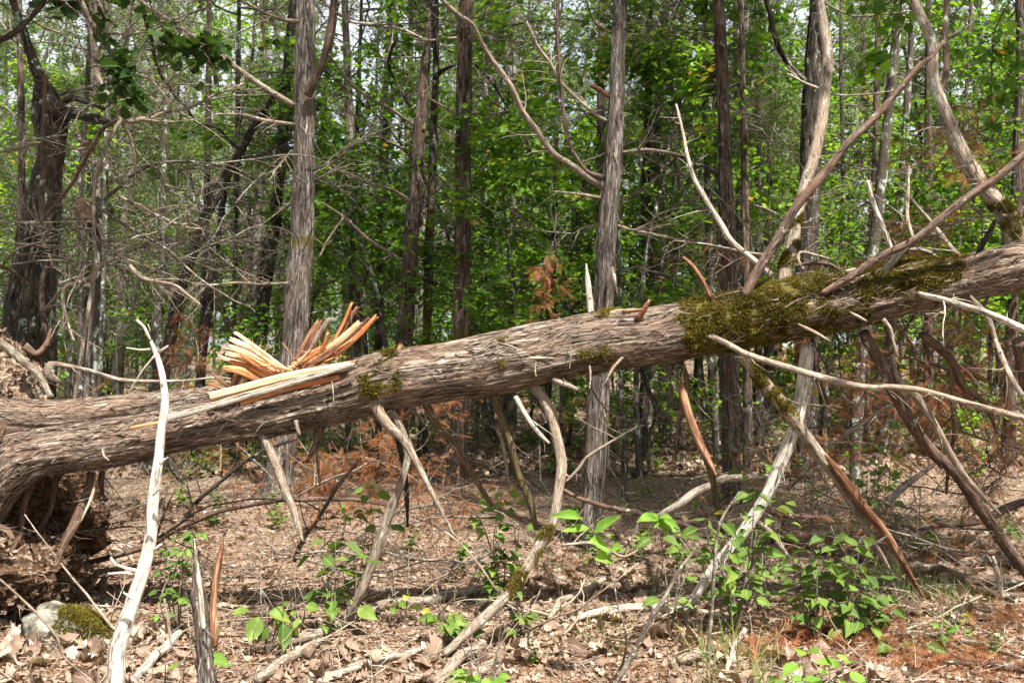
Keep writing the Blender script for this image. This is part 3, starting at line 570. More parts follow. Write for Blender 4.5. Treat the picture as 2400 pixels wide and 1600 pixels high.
     (5, [(250, 420, 18), (290, 560, 24), (300, 700, 22), (305, 850, 10)], 5.5, 5.7, 'darktw', .3, 3),
     (6, [(570, 60, 30), (620, 170, 22), (680, 320, 10)], 5.35, 5.5, 'oldsplit', 0, 0),
     (6, [(1060, 240, 12), (900, 330, 16), (800, 400, 8)], 5.6, 5.9, 'limb', 0, 3),
    ]
    M['darktw'] = M['dark']
    for k, (n, pts_, d0, d1, m, mo, ntw) in enumerate(B):
        me, _ = limb_mesh('branch', n, pts_, d0, d1, m, 200 + k, rng, ntw, .38, 16, mo, .0022)
        b = obj('branch', me, F)
        if getattr(limb_mesh, 'tufts', None) is not None:
            q_, d_ = limb_mesh.tufts; limb_mesh.tufts = None; tm = MB(); leaves(tm, q_, d_ + rng.normal(0, .6, q_.shape), rdir(rng, len(q_)), rng.uniform(.005, .013, len(q_)), 'sliver', rng, .38); obj('moss', tm.mesh('moss', M['moss'], False), b)['kind'] = 'stuff'
    # more small dead shoots under and behind the log
    for k in range(16):
        x = rng.uniform(250, 2350); y0 = np.interp(x, [a[0] for a in sp], [a[1] for a in sp]); mb = MB()
        q = P(x, y0 + rng.uniform(10, 45), 5.3); w = wander(q, [rng.normal(0, .5), rng.uniform(0, .6), -1], rng.uniform(.25, .8), 9, rng, .35)
        r = np.linspace(.008, .002, 9); mb.line(w, r, 6); twigs(mb, w, r, 7, .3, rng, 1, .8)
        obj('branch', mb.mesh('branch', M['twig' if k % 2 else 'darktwig']), F)
    # root plate and roots at the left end
    u = np.linspace(0, np.pi, 70)[:, None]; v = np.linspace(0, 2 * np.pi, 110, endpoint=False)[None]
    dv = np.stack([np.sin(u) * np.cos(v), np.sin(u) * np.sin(v), np.cos(u) + 0 * v], -1)
    c = P(-190, 1020, 6.45); ctr = c; rad3 = np.array([.86, .5, .86]); f = 1 + .30 * fbm(dv * 2.2, 4, 61) + .10 * fbm(dv * 9, 3, 62)
    vv = c + dv * rad3 * f[..., None]; nn = 110; i = np.arange(69)[:, None] * nn; j = np.arange(nn); j2 = (j + 1) % nn
    me = mesh_from('root_plate', vv.reshape(-1, 3), [np.stack([i + j, i + nn + j, i + nn + j2, i + j2], -1).reshape(-1, 4)], M['soil'], vv.reshape(-1, 3))
    rp = obj('root_plate', me, F); rp['label'] = 'heap of torn-up brown soil still held by the roots'
    c2 = P(-20, 1345, 5.35); f = 1 + .35 * fbm(dv * 2.6, 4, 71) + .14 * fbm(dv * 9, 3, 72); vv2 = c2 + dv * np.array([.46, .34, .20]) * f[..., None]
    me = mesh_from('soil_clod', vv2.reshape(-1, 3), [np.stack([i + j, i + nn + j, i + nn + j2, i + j2], -1).reshape(-1, 4)], M['shadesoil'], vv2.reshape(-1, 3)); obj('soil_clod', me, F)
    c3 = P(30, 1200, 5.8); f = 1 + .35 * fbm(dv * 2.4, 4, 81) + .12 * fbm(dv * 9, 3, 82); vv4 = c3 + dv * np.array([.50, .30, .40]) * f[..., None]  # lump filling the root hollow, its shade carried by the darkened soil colour
    me = mesh_from('soil_clod', vv4.reshape(-1, 3), [np.stack([i + j, i + nn + j, i + nn + j2, i + j2], -1).reshape(-1, 4)], M['shadesoil'], vv4.reshape(-1, 3)); obj('soil_clod', me, F)
    mb = MB(); k = rng.integers(0, 69 * 110, 3800); k2 = rng.integers(0, 69 * 110, 1400)
    for V_, kk, cc in ((vv.reshape(-1, 3), k, c), (vv2.reshape(-1, 3), k2, c2)):
        q = V_[kk]; nv = nrm(q - cc)
        leaves(mb, q + nv * .01, rdir(rng, len(q)), nv + rng.normal(0, .5, q.shape), rng.uniform(.015, .05, len(q)), 'frag', rng, .7, .9, tint=np.clip(rng.normal(.30, .2, len(q)), 0, 1))
        leaves(mb, q + nv * .015, rdir(rng, len(q)), nv, rng.uniform(.03, .09, len(q)), 'sliver', rng, .06, .5, tint=np.clip(rng.normal(.5, .3, len(q)), 0, 1))
    o = obj('clinging_leaves', mb.mesh('clinging_leaves', M['litter'], False), rp); o['kind'] = 'stuff'
    RT = [(4, [(420, 600, 40), (400, 690, 46), (345, 830, 46), (300, 930, 34), (250, 1040, 20)], 5.3, 5.1, 'root'), (4, [(440, 640, 14), (420, 720, 14), (370, 830, 8)], 5.2, 5.1, 'limb'),
          (4, [(10, 10, 34), (100, 90, 34), (180, 160, 32), (235, 255, 24)], 5.9, 5.6, 'limb'), (4, [(110, 20, 40), (170, 60, 34), (215, 10, 24), (235, -60, 10)], 6.1, 6.2, 'root'),
          (4, [(280, 185, 10), (235, 160, 46), (238, 110, 40), (262, 102, 26), (420, 135, 18), (560, 178, 16), (740, 182, 14), (860, 178, 12), (980, 165, 10), (1060, 172, 6)], 5.75, 5.7, 'limb'),
          (4, [(300, 640, 30), (340, 720, 22), (320, 860, 16), (370, 980, 10)], 5.4, 5.6, 'root'), (4, [(150, 620, 40), (110, 760, 30), (90, 900, 24), (20, 1010, 12)], 5.35, 5.25, 'root'),
          (4, [(260, 600, 30), (235, 760, 22), (170, 900, 16), (160, 1020, 8)], 5.5, 5.4, 'root'), (4, [(-20, 850, 34), (30, 870, 30), (60, 910, 20)], 5.05, 5.0, 'root'), (4, [(20, 380, 16), (10, 420, 18), (-5, 470, 12)], 5.1, 5.1, 'root'),
          (4, [(470, 600, 26), (465, 660, 22), (478, 720, 12)], 5.35, 5.4, 'root')]
    for k, (n, pts_, d0, d1, m) in enumerate(RT):
        me, _ = limb_mesh('root', n, pts_, d0, d1, m, 400 + k, rng, 5, .25, 14, 0, .003, lump=.16); obj('root', me, F)
    for k in range(26):
        q = c + nrm(rng.normal(0, 1, 3) + np.array([.9, -.6, 0])) * rad3 * .9; mb = MB(); w = wander(q, q - c + rng.normal(0, .3, 3), rng.uniform(.15, .5), 9, rng, .6, -.6)
        r = np.linspace(rng.uniform(.004, .014), .002, 9); mb.line(w, r, 6); twigs(mb, w, r, 6, .2, rng, 1, 1.0, -.3); obj('root', mb.mesh('root', M['root']), F)
    # hanging bark strips that catch the eye
    for n, pts_ in ((5, [(1295, 70, 26), (1250, 120, 24), (1212, 190, 8)]), (5, [(1140, 110, 12), (1145, 160, 12), (1140, 215, 6)]), (5, [(895, 95, 8), (890, 130, 9), (895, 160, 5)]), (5, [(1052, 0, 6), (1055, 60, 6), (1048, 125, 4)]), (4, [(470, 490, 14), (478, 525, 18), (500, 545, 10)]), (4, [(1520, 160, 8), (1530, 230, 9), (1532, 275, 6)])):
        P3 = cr(TR(n, pts_, 5.02, 4.98), .01); r = np.interp(np.linspace(0, 1, len(P3)), np.linspace(0, 1, 3), [WR(n, a[2], 5) for a in pts_]); K = len(P3)
        vv3 = np.concatenate([P3 + np.c_[-r, 0 * r, 0 * r], P3 + np.c_[0 * r, -r * .5, 0 * r], P3 + np.c_[r, 0 * r, 0 * r], P3 + np.c_[0 * r, -r * .2 + .001, 0 * r]]); i = np.arange(K - 1)
        fs = np.concatenate([np.stack([a * K + i, b * K + i, b * K + i + 1, a * K + i + 1], -1) for a, b in ((0, 1), (1, 2), (2, 3), (3, 0))])
        mb = MB(); mb.add(vv3, [fs], np.c_[vv3[:, 0], vv3[:, 1], vv3[:, 2]]); obj('bark_strip', mb.mesh('bark_strip', M['limb']), F)
    return st
LOG = build_fallen()
exec_marks['fallen'] = time.time() - T0

# ------------------------------------------------------------------ the standing trees, one by one
BRV = {}
def branch_variants():
    rng = np.random.default_rng(21)
    for kind, mat in (('dead', 'twig'), ('deaddark', 'darktwig')):
        L = []
        for k in range(9):
            mb = MB(); up = rng.uniform(-.15, .35); w = wander([0, 0, 0], [1, 0, up], 1.6, 14, rng, .45, rng.uniform(-.1, .5)); r = np.linspace(.013, .002, 14)
            mb.line(w, r, 7); twigs(mb, w, r, 13, .75, rng, 2 if k % 3 == 0 else 1, .9, 0, .12)
            L.append(mb.mesh('branch', M[mat]))
        BRV[kind] = L
branch_variants()
def dead_branches(tree, axis, z0, z1, n, rng, kind='dead', sc=(.5, 1.3), away=True):
    """copies of the dead-branch shapes along a trunk; axis: callable height -> point"""
    for _ in range(n):
        z = rng.uniform(z0, z1); q = axis(z); a = rng.uniform(0, 2 * np.pi)
        if away and math.sin(a) < -.55: a = -a
        o = bpy.data.objects.new('branch', BRV[kind][rng.integers(9)]); C.objects.link(o); o.parent = tree; o.matrix_parent_inverse = Matrix.Translation(-Vector(tree.location))
        o.location = Vector([float(t) for t in q]); s = rng.uniform(*sc); o.scale = (s, s, s); o.rotation_euler = (rng.uniform(0, 6.28), rng.uniform(-.5, .25), a)
        o.rotation_mode = 'ZYX' if False else 'XYZ'
def cedar_spray_mesh(seed, n, L=.5, mat='needle'):
    pass
def crown_over(seed, z0, z1, spread, nl, per=30):
    rng = np.random.default_rng(4000 + seed); tips = []; t = MB()
    for k in range(nl):
        z = rng.uniform(z0, z1); a = rng.uniform(0, 6.283); L = spread * rng.uniform(.4, 1.15) * (1.1 - .6 * (z - z0) / (z1 - z0)); w = wander([0, 0, z], [math.cos(a), math.sin(a), rng.uniform(-.1, .4)], L, 9, rng, .3, 0)
        rr = np.linspace(.006 + .006 * L, .002, 9); t.line(w, rr, 5); tt = []; twigs(t, w, rr, 9, L * .5, rng, 0, .85, 0, .2, tt, .3); tips += tt + [w[6:]]
    tp = np.array([x[[0, -1]] for x in tips]); A, B_ = tp[:, 0], tp[:, 1]; D_ = nrm(B_ - A); t.flush()
    for _ in range(per):
        s = rng.uniform(.2, 1.15, (len(A), 1)); q = A + (B_ - A) * s + rng.normal(0, .05, A.shape); leaves(t, q, D_ + rng.normal(0, .65, A.shape), rdir(rng, len(q)), rng.uniform(.05, .13, len(q)), 'sliver', rng, .26)
    return t.mesh('crown', M['needle'])
CROWNS = [crown_over(k, 0, 4.2, 2.5, 62) for k in range(2)]
def trunk_thing(n, pts, d, label, mat='cedar', name='cedar_tree', cat='tree', seed=0, top=9.0, foot=None, flare=1.35, nb=0, kind='dead', N=48, strips=120, traced=(), tw=8, lean_d=0., bark_=.007, moss=0., zb=(1.2, 8), group=None, bsc=(.5, 1.3), broken=False):
    """pts: (x, y, width) in enlargement n from base to top of what shows; the trunk runs on above the picture"""
    rng = np.random.default_rng(500 + seed)
    P3 = TR(n, pts, d, d + lean_d); r = [WR(n, q[2], d) for q in pts]
    f = P3[0].copy(); dirn = nrm(P3[0] - P3[1])
    if foot is not None: f = P(*foot, d)
    else: f = P3[0] + dirn * max(0, (P3[0][2] - 0) / max(.3, -dirn[2]))
    f[2] = float(gz(f[0], f[1])) - .06
    P3 = np.vstack([f, f * .75 + P3[0] * .25, P3]); r = [r[0] * flare * 1.15, r[0] * 1.04] + r
    if P3[-1][2] < top and not broken:
        dr = nrm(P3[-1] - P3[-2]); dr = nrm(dr + np.array([0, 0, .4])); Lx = top - P3[-1][2]
        P3 = np.vstack([P3, P3[-1] + dr * Lx * .5, P3[-1] + dr * Lx + rng.normal(0, .1, 3)]); r = r + [r[-1] * .75, r[-1] * .35]
    t = thing(name, label, cat, f + np.array([0, 0, .06]), group)
    mb = MB(); st = stem(mb, P3, r, .03 if N > 30 else .07, N, bark_ * 1.4, seed, True, .72, .07, moss if not callable(moss) else 0, moss if callable(moss) else None)
    if strips: shreds(mb, st, int(strips * 1.4), rng, (.04, .22), (.004, .016), .009, .9)
    obj('trunk', mb.mesh('trunk', M[mat]), t)
    zz = st['p'][:, 2]
    axis = lambda z: st['p'][min(int(np.searchsorted(zz, z)), len(zz) - 1)]
    for k, (m, bp, d0, d1, bm, nt) in enumerate(traced):
        if isinstance(d0, str): d0 = d
        me, _ = limb_mesh('branch', m, bp, d0, d1, bm, seed * 31 + k, rng, nt, .55, 10, 0, .0012, knots=False, lvl=1); obj('branch', me, t)
    if nb: dead_branches(t, axis, zb[0], zb[1], nb, rng, kind, bsc)
    if seed in (4, 8, 11, 12, 13):
        zc = 1.5 + .343 * (d + 1.5) + (.9 if d < 10 else .3); o = bpy.data.objects.new('crown', CROWNS[seed % 2]); C.objects.link(o); o.parent = t; o.matrix_parent_inverse = Matrix.Translation(-Vector(t.location)); q = axis(zc); o.location = (float(q[0]), float(q[1]), zc); o.rotation_euler = (0, 0, seed * 1.3)
    return t, axis
XM = lambda *c: (lambda ring, d: sum(np.exp(-((ring[..., 2] - z) / w) ** 2) * a * (1 - .5 * np.sign(d[..., 0]) * s) for z, w, a, s in c))
def build_trees():
    D = {}
    # gnarled big one at the far left
    t, ax = trunk_thing(1, [(130, 1660, 240), (140, 1400, 210), (165, 1150, 180), (190, 950, 165), (215, 800, 125), (235, 680, 120), (230, 560, 150), (215, 470, 130), (190, 380, 60), (150, 280, 44), (110, 150, 34), (60, 0, 26)], 8.2,
        'thick gnarled old tree with a bulging knot and broken arm at the far left', 'dark', 'gnarled_tree', seed=1, N=72, strips=260, bark_=.012, nb=9, zb=(.8, 4.4), flare=1.25, top=5.5, kind='dead', bsc=(.6, 1.3),
        traced=[(1, [(250, 560, 90), (310, 510, 60), (370, 530, 50), (450, 545, 44), (500, 560, 20)], 8.2, 7.9, 'dark', 2), (1, [(250, 530, 50), (290, 480, 40), (330, 450, 30), (480, 500, 20)], 8.1, 8.0, 'dark', 2),
                (1, [(220, 1110, 22), (192, 1000, 24), (196, 850, 24), (200, 700, 24), (205, 500, 20), (208, 340, 14)], 7.7, 7.5, 'brownlimb', 5),
                (1, [(215, 1180, 18), (190, 1320, 22), (200, 1450, 24), (235, 1568, 22)], 7.6, 7.4, 'brownlimb', 2),
                (1, [(0, 695, 16), (100, 675, 15), (200, 650, 12)], 7.3, 7.8, 'limb', 3), (1, [(-20, 1020, 9), (200, 1022, 9), (430, 1018, 7)], 7.2, 7.0, 'limb', 10), (1, [(-20, 1108, 9), (250, 1130, 10), (600, 1128, 6)], 7.3, 7.0, 'limb', 10),
                (1, [(-10, 190, 30), (60, 150, 30), (130, 90, 26), (190, 30, 20), (230, -60, 14)], 6.4, 6.2, 'dark', 6), (1, [(130, 1310, 14), (60, 1250, 14), (0, 1225, 10)], 7.4, 7.2, 'root', 4),
                (1, [(200, 1430, 14), (300, 1320, 14), (400, 1290, 12), (480, 1190, 8)], 7.4, 7.0, 'limb', 8), (1, [(0, 1230, 10), (60, 1160, 12), (150, 1120, 10), (260, 1100, 6)], 7.4, 7.0, 'limb', 8)])
    # the bleached, lichened crossing limbs in the upper left belong to a small dead tree in front of it
    t, ax = trunk_thing(1, [(440, 1568, 24), (450, 1300, 24), (455, 1180, 24), (440, 1030, 26), (450, 950, 22), (500, 900, 18), (560, 850, 18), (640, 780, 16), (760, 745, 14), (900, 745, 12), (1030, 760, 8)], 6.9,
        'thin dead sapling arching to the right, in front of the gnarled tree', 'grey', 'arching_dead_sapling', seed=2, N=14, strips=0, bark_=.002, nb=5, zb=(1.2, 2.6), broken=True, flare=1.1, kind='dead', bsc=(.3, .7),
        traced=[(1, [(530, 890, 12), (640, 950, 14), (760, 1005, 14), (860, 1045, 12), (930, 1052, 8)], 6.9, 7.0, 'limb', 12), (1, [(445, 1030, 16), (490, 1120, 20), (560, 1180, 20), (640, 1270, 22), (700, 1290, 18), (800, 1310, 14), (920, 1400, 8)], 6.9, 6.6, 'limb', 16),
                (1, [(480, 1200, 16), (400, 1280, 14), (300, 1320, 16), (290, 1400, 14), (340, 1568, 12)], 6.8, 6.7, 'limb', 8)])
    t, ax = trunk_thing(1, [(400, 1568, 18), (425, 1300, 16), (440, 1200, 16), (415, 1100, 26), (190, 1010, 22), (240, 960, 22), (340, 830, 20), (370, 770, 18), (430, 660, 20), (480, 590, 24), (560, 545, 24), (535, 500, 22), (460, 380, 26), (430, 290, 26), (425, 180, 24), (410, 90, 22), (370, 0, 22), (330, -120, 18)][1:3] + [(430, 1000, 16), (440, 820, 16), (500, 640, 18), (560, 545, 20), (520, 470, 20), (460, 380, 22), (430, 290, 22), (425, 180, 22), (410, 90, 24), (370, 0, 22)], 6.6,
        'crooked pale grey tree with lichened forks in the upper left', 'limb', 'crooked_lichened_tree', seed=3, N=20, strips=0, bark_=.003, nb=9, zb=(1.6, 4.2), top=5, flare=1.1, bsc=(.4, 1.0),
        traced=[(1, [(560, 540, 26), (590, 560, 22), (650, 550, 20), (700, 540, 14), (740, 520, 12), (870, 495, 14), (1000, 430, 12), (1120, 385, 8)], 6.6, 7.0, 'limb', 14), (1, [(560, 540, 20), (480, 590, 18), (430, 660, 18), (370, 770, 18), (340, 830, 16), (240, 960, 14), (190, 1020, 10)], 6.6, 6.9, 'brownlimb', 10),
                (1, [(545, 510, 20), (510, 440, 26), (590, 400, 44), (650, 350, 34), (685, 310, 14)], 6.9, 7.1, 'pale', 4), (1, [(430, 290, 14), (480, 180, 14), (490, 90, 12), (450, 0, 10)], 6.6, 6.5, 'limb', 10), (1, [(500, 450, 12), (600, 440, 12), (700, 430, 10), (830, 330, 6)], 6.6, 6.7, 'limb', 8),
                (1, [(430, 300, 12), (550, 320, 12), (680, 360, 10), (760, 440, 8)], 6.5, 6.4, 'limb', 10), (1, [(560, 560, 18), (600, 640, 12), (620, 760, 10), (610, 900, 6)], 6.7, 6.9, 'limb', 8)])
    # the big pale cedar, left of centre
    t, ax = trunk_thing(1, [(1355, 1568, 112), (1368, 1300, 108), (1388, 1100, 104), (1392, 950, 102), (1395, 800, 98), (1398, 600, 95), (1398, 400, 94), (1402, 200, 92), (1405, 0, 88)], 9.6,
        'tall straight shaggy cedar, palest trunk left of centre, behind the splinters', 'cedar', 'cedar_tree', seed=4, N=80, strips=420, foot=(648, 1150), nb=9, zb=(2.4, 7), bark_=.009,
        moss=lambda ring, d: np.exp(-((ring[..., 2] - 2.45) / .13) ** 2) * .95,
        traced=[(1, [(1350, 485, 26), (1280, 440, 26), (1200, 395, 26), (1080, 310, 26), (980, 240, 24), (900, 180, 24), (800, 110, 22), (700, 50, 18), (640, 0, 16), (560, -60, 12)], 9.5, 8.6, 'limb', 14), (1, [(1350, 572, 16), (1250, 560, 16), (1180, 548, 16), (1130, 530, 14), (1000, 525, 10)], 9.5, 9.0, 'limb', 10),
                (1, [(1415, 440, 40), (1440, 390, 38), (1475, 310, 36), (1505, 200, 34), (1520, 100, 32), (1535, 0, 30), (1545, -150, 26)], 9.45, 9.2, 'brownlimb', 6), (1, [(1370, 98, 18), (1300, 92, 16), (1220, 60, 14), (1120, 10, 12), (1060, -30, 10)], 9.5, 9.0, 'limb', 10),
                (1, [(1330, 1300, 12), (1200, 1305, 12), (1080, 1298, 12), (980, 1308, 10), (880, 1303, 7)], 9.5, 8.8, 'limb', 5), (1, [(1340, 690, 8), (1300, 740, 10), (1250, 800, 8)], 9.5, 9.4, 'limb', 6), (2, [(-120, 830, 10), (-40, 790, 10), (60, 750, 6)], 9.6, 9.3, 'limb', 4)])
    t, ax = trunk_thing(1, [(1190, 1568, 70), (1215, 1350, 62), (1240, 1150, 62), (1262, 1000, 56), (1285, 800, 50), (1300, 600, 48), (1315, 400, 44), (1330, 200, 36), (1345, 0, 30)], 12.5,
        'dark leaning cedar just left of the palest trunk', 'dark', 'cedar_tree', seed=5, N=40, strips=90, nb=14, zb=(2, 7), kind='dead', top=8.5)
    t, ax = trunk_thing(1, [(780, 1568, 52), (810, 1400, 50), (855, 1250, 46), (905, 1100, 44), (950, 980, 46), (1000, 880, 46), (1050, 780, 44), (1110, 680, 40), (1160, 590, 34), (1230, 480, 28), (1290, 400, 26), (1350, 330, 22)], 11.5,
        'dark trunk leaning hard to the right, left of the two close cedars', 'dark', 'leaning_tree', seed=6, N=40, strips=60, nb=14, zb=(1.8, 4.4), kind='dead', top=5.0,
        traced=[(1, [(1100, 690, 18), (1060, 650, 14), (1000, 590, 12), (900, 560, 10), (860, 500, 12), (780, 410, 14), (720, 300, 16), (700, 200, 18), (660, 60, 20)], 11.4, 10, 'dark', 12), (1, [(1030, 800, 20), (960, 850, 24), (880, 900, 10)], 11.5, 11.2, 'limb', 4)])
    t, ax = trunk_thing(1, [(940, 1568, 34), (965, 1400, 32), (985, 1200, 30), (1010, 1050, 28), (1030, 900, 24), (1070, 750, 14)], 12.2, 'slim mossy brown trunk beside the hard-leaning dark trunk', 'dark', 'slim_tree', seed=7, N=24, strips=30, nb=8, zb=(1, 3.6), top=5)
    t, ax = trunk_thing(2, [(290, 1568, 74), (300, 1400, 72), (310, 1200, 68), (330, 1000, 66), (345, 800, 60), (352, 650, 58), (370, 450, 52), (385, 300, 44), (400, 150, 34), (415, 0, 28)], 11.0,
        'dark cedar curving up to the right, crossing a slimmer stem near its top', 'darkcedar', 'cedar_tree', seed=8, N=56, strips=200, nb=14, zb=(2.2, 8),
        traced=[(2, [(320, 490, 18), (270, 410, 18), (225, 330, 18), (222, 250, 16), (260, 170, 12)], 11, 10.8, 'dark', 6), (2, [(330, 572, 16), (200, 485, 16), (100, 430, 16), (40, 380, 16), (0, 330, 14), (-60, 250, 10)], 10.9, 10, 'limb', 8),
                (2, [(400, 190, 14), (350, 170, 14), (300, 142, 14), (200, 122, 14), (100, 108, 12), (20, 100, 10)], 10.9, 10.2, 'pale', 8), (2, [(310, 920, 14), (230, 870, 14), (130, 840, 14), (10, 790, 12), (-80, 770, 8)], 10.9, 10.0, 'limb', 6), (2, [(275, 1195, 14), (170, 1130, 14), (100, 1080, 14), (0, 990, 12), (-90, 930, 8)], 10.9, 10.0, 'limb', 6)])
    t, ax = trunk_thing(2, [(390, 1568, 44), (398, 1350, 42), (400, 1150, 42), (412, 950, 40), (422, 700, 36), (430, 450, 32), (435, 300, 30), (432, 150, 40), (425, 0, 44)], 11.4,
        'slimmer straight mossy stem between two shaggy cedars left of the middle', 'dark', 'slim_tree', seed=9, N=36, strips=60, nb=9, zb=(2.4, 8), moss=XM((1.6, .7, .85, 0), (3, .8, .8, 0)),
        traced=[(2, [(430, 360, 24), (470, 320, 22), (520, 300, 16)], 11.3, 11, 'dark', 2), (2, [(400, 740, 6), (300, 690, 8), (200, 640, 7), (100, 560, 7), (0, 500, 6)], 11.3, 10.4, 'limb', 5)])
    t, ax = trunk_thing(2, [(552, 1568, 78), (556, 1300, 74), (558, 1100, 74), (560, 800, 72), (562, 550, 72), (562, 400, 70), (566, 200, 66), (574, 0, 62)], 10.4,
        'straight dark-sided cedar with moss at its foot, left of the picture centre', 'darkcedar', 'cedar_tree', seed=10, N=72, strips=330, foot=(1071, 1138), nb=10, zb=(2.6, 8), bark_=.009, flare=1.5,
        moss=lambda ring, d: np.exp(-((ring[..., 2] - 1.55) / .16) ** 2) * 1.1 + np.exp(-((ring[..., 2] - 2.9) / .5) ** 2) * .75 * (d[..., 0] * .5 + .6),
        traced=[(2, [(600, 110, 24), (560, 90, 26), (520, 55, 24), (480, 20, 20), (440, -20, 14)], 10.3, 10.1, 'limb', 3), (2, [(530, 175, 12), (400, 185, 10), (330, 180, 8)], 10.4, 10.2, 'limb', 4), (2, [(600, 525, 10), (720, 520, 8), (780, 505, 5)], 10.4, 10.2, 'limb', 4), (2, [(530, 530, 12), (470, 490, 12), (400, 450, 9)], 10.4, 10.3, 'limb', 3)])
    t, ax = trunk_thing(2, [(1200, 1440, 98), (1208, 1300, 94), (1215, 1150, 92), (1225, 1000, 88), (1240, 850, 84), (1248, 700, 78), (1256, 550, 76), (1264, 450, 74), (1272, 250, 66), (1276, 100, 62), (1282, 0, 62)], 7.35,
        'reddish-brown shaggy cedar standing close behind the log, right of centre', 'cedar', 'cedar_tree', seed=11, N=96, strips=520, foot=(1384, 1300), nb=4, zb=(3.2, 7), bark_=.0065, flare=1.12,
        traced=[(2, [(1205, 855, 42), (1150, 825, 36), (1100, 790, 32), (1040, 750, 30), (980, 710, 28), (930, 650, 28), (900, 600, 28), (830, 510, 26), (785, 410, 25), (740, 340, 24), (690, 270, 22), (640, 190, 20), (610, 120, 18), (560, 80, 16)], 7.35, 6.9, 'limb', 4),
                (2, [(1205, 815, 24), (1130, 790, 20), (1080, 720, 18), (1040, 640, 18), (1022, 540, 16), (1010, 420, 16), (1000, 280, 15), (992, 130, 14), (988, 0, 14), (985, -100, 12)], 7.3, 7.2, 'brownlimb', 5), (2, [(1220, 558, 16), (1160, 520, 16), (1080, 450, 16), (1010, 380, 15), (960, 290, 15), (900, 210, 14), (850, 100, 12)], 7.35, 7.2, 'limb', 10),
                (2, [(1230, 445, 22), (1190, 415, 22), (1143, 393, 14)], 7.3, 7.2, 'oldsplit', 0), (2, [(1290, 700, 14), (1400, 688, 14), (1500, 700, 13), (1600, 722, 9)], 7.4, 7.3, 'limb', 6), (2, [(1265, 1035, 14), (1340, 1058, 14), (1450, 1080, 12), (1580, 1108, 8)], 7.4, 7.2, 'limb', 8),
                (2, [(1190, 908, 14), (1100, 895, 12), (980, 880, 8)], 7.35, 7.2, 'limb', 4), (5, [(1360, 390, 7), (1300, 425, 10), (1220, 470, 13), (1130, 530, 15), (1085, 590, 14), (1030, 645, 10)], 6.9, 6.8, 'limb', 4), (2, [(1245, 1230, 18), (1255, 1290, 18), (1268, 1350, 6)], 7.2, 7.1, 'limb', 0)])
    t, ax = trunk_thing(3, [(212, 1345, 80), (212, 1200, 74), (208, 1050, 70), (200, 900, 64), (196, 750, 58), (190, 550, 54), (182, 350, 52), (172, 150, 50), (165, 0, 46)], 9.3,
        'slender cedar with reddish bark and blue-green lichen, between the log limbs at right of centre', 'darkcedar', 'cedar_tree', seed=12, N=60, strips=240, foot=(1716, 1180), nb=11, zb=(2, 7.5), bark_=.006,
        traced=[(3, [(225, 540, 12), (290, 500, 13), (350, 470, 12), (430, 430, 9)], 9.3, 9.1, 'limb', 3), (3, [(160, 805, 14), (100, 760, 13), (40, 735, 12), (-20, 715, 9)], 9.3, 9.0, 'dark', 4)])
    t, ax = trunk_thing(3, [(570, 1270, 98), (575, 1100, 94), (582, 900, 94), (590, 700, 96), (598, 500, 98), (606, 300, 92), (610, 200, 88), (618, 80, 80), (620, 0, 74)], 10.8,
        'stout nearly black trunk with lichen behind the upright pale limb at right', 'dark', 'oak_tree', seed=13, N=64, strips=160, bark_=.012, nb=5, zb=(2.5, 8), foot=(1886, 1125), kind='deaddark',
        traced=[(3, [(565, 370, 26), (500, 310, 26), (455, 240, 25), (415, 130, 24), (385, 0, 22), (370, -100, 20)], 10.7, 10.2, 'dark', 5), (3, [(640, 412, 10), (560, 380, 10), (480, 340, 8)], 10.4, 10.2, 'pale', 2), (3, [(650, 10, 10), (700, 40, 10), (780, 72, 10), (900, 70, 9), (1060, 52, 6)], 10.6, 10.0, 'limb', 5), (3, [(680, 435, 9), (760, 440, 9), (880, 430, 7), (990, 415, 5)], 10.7, 10.4, 'limb', 6)])
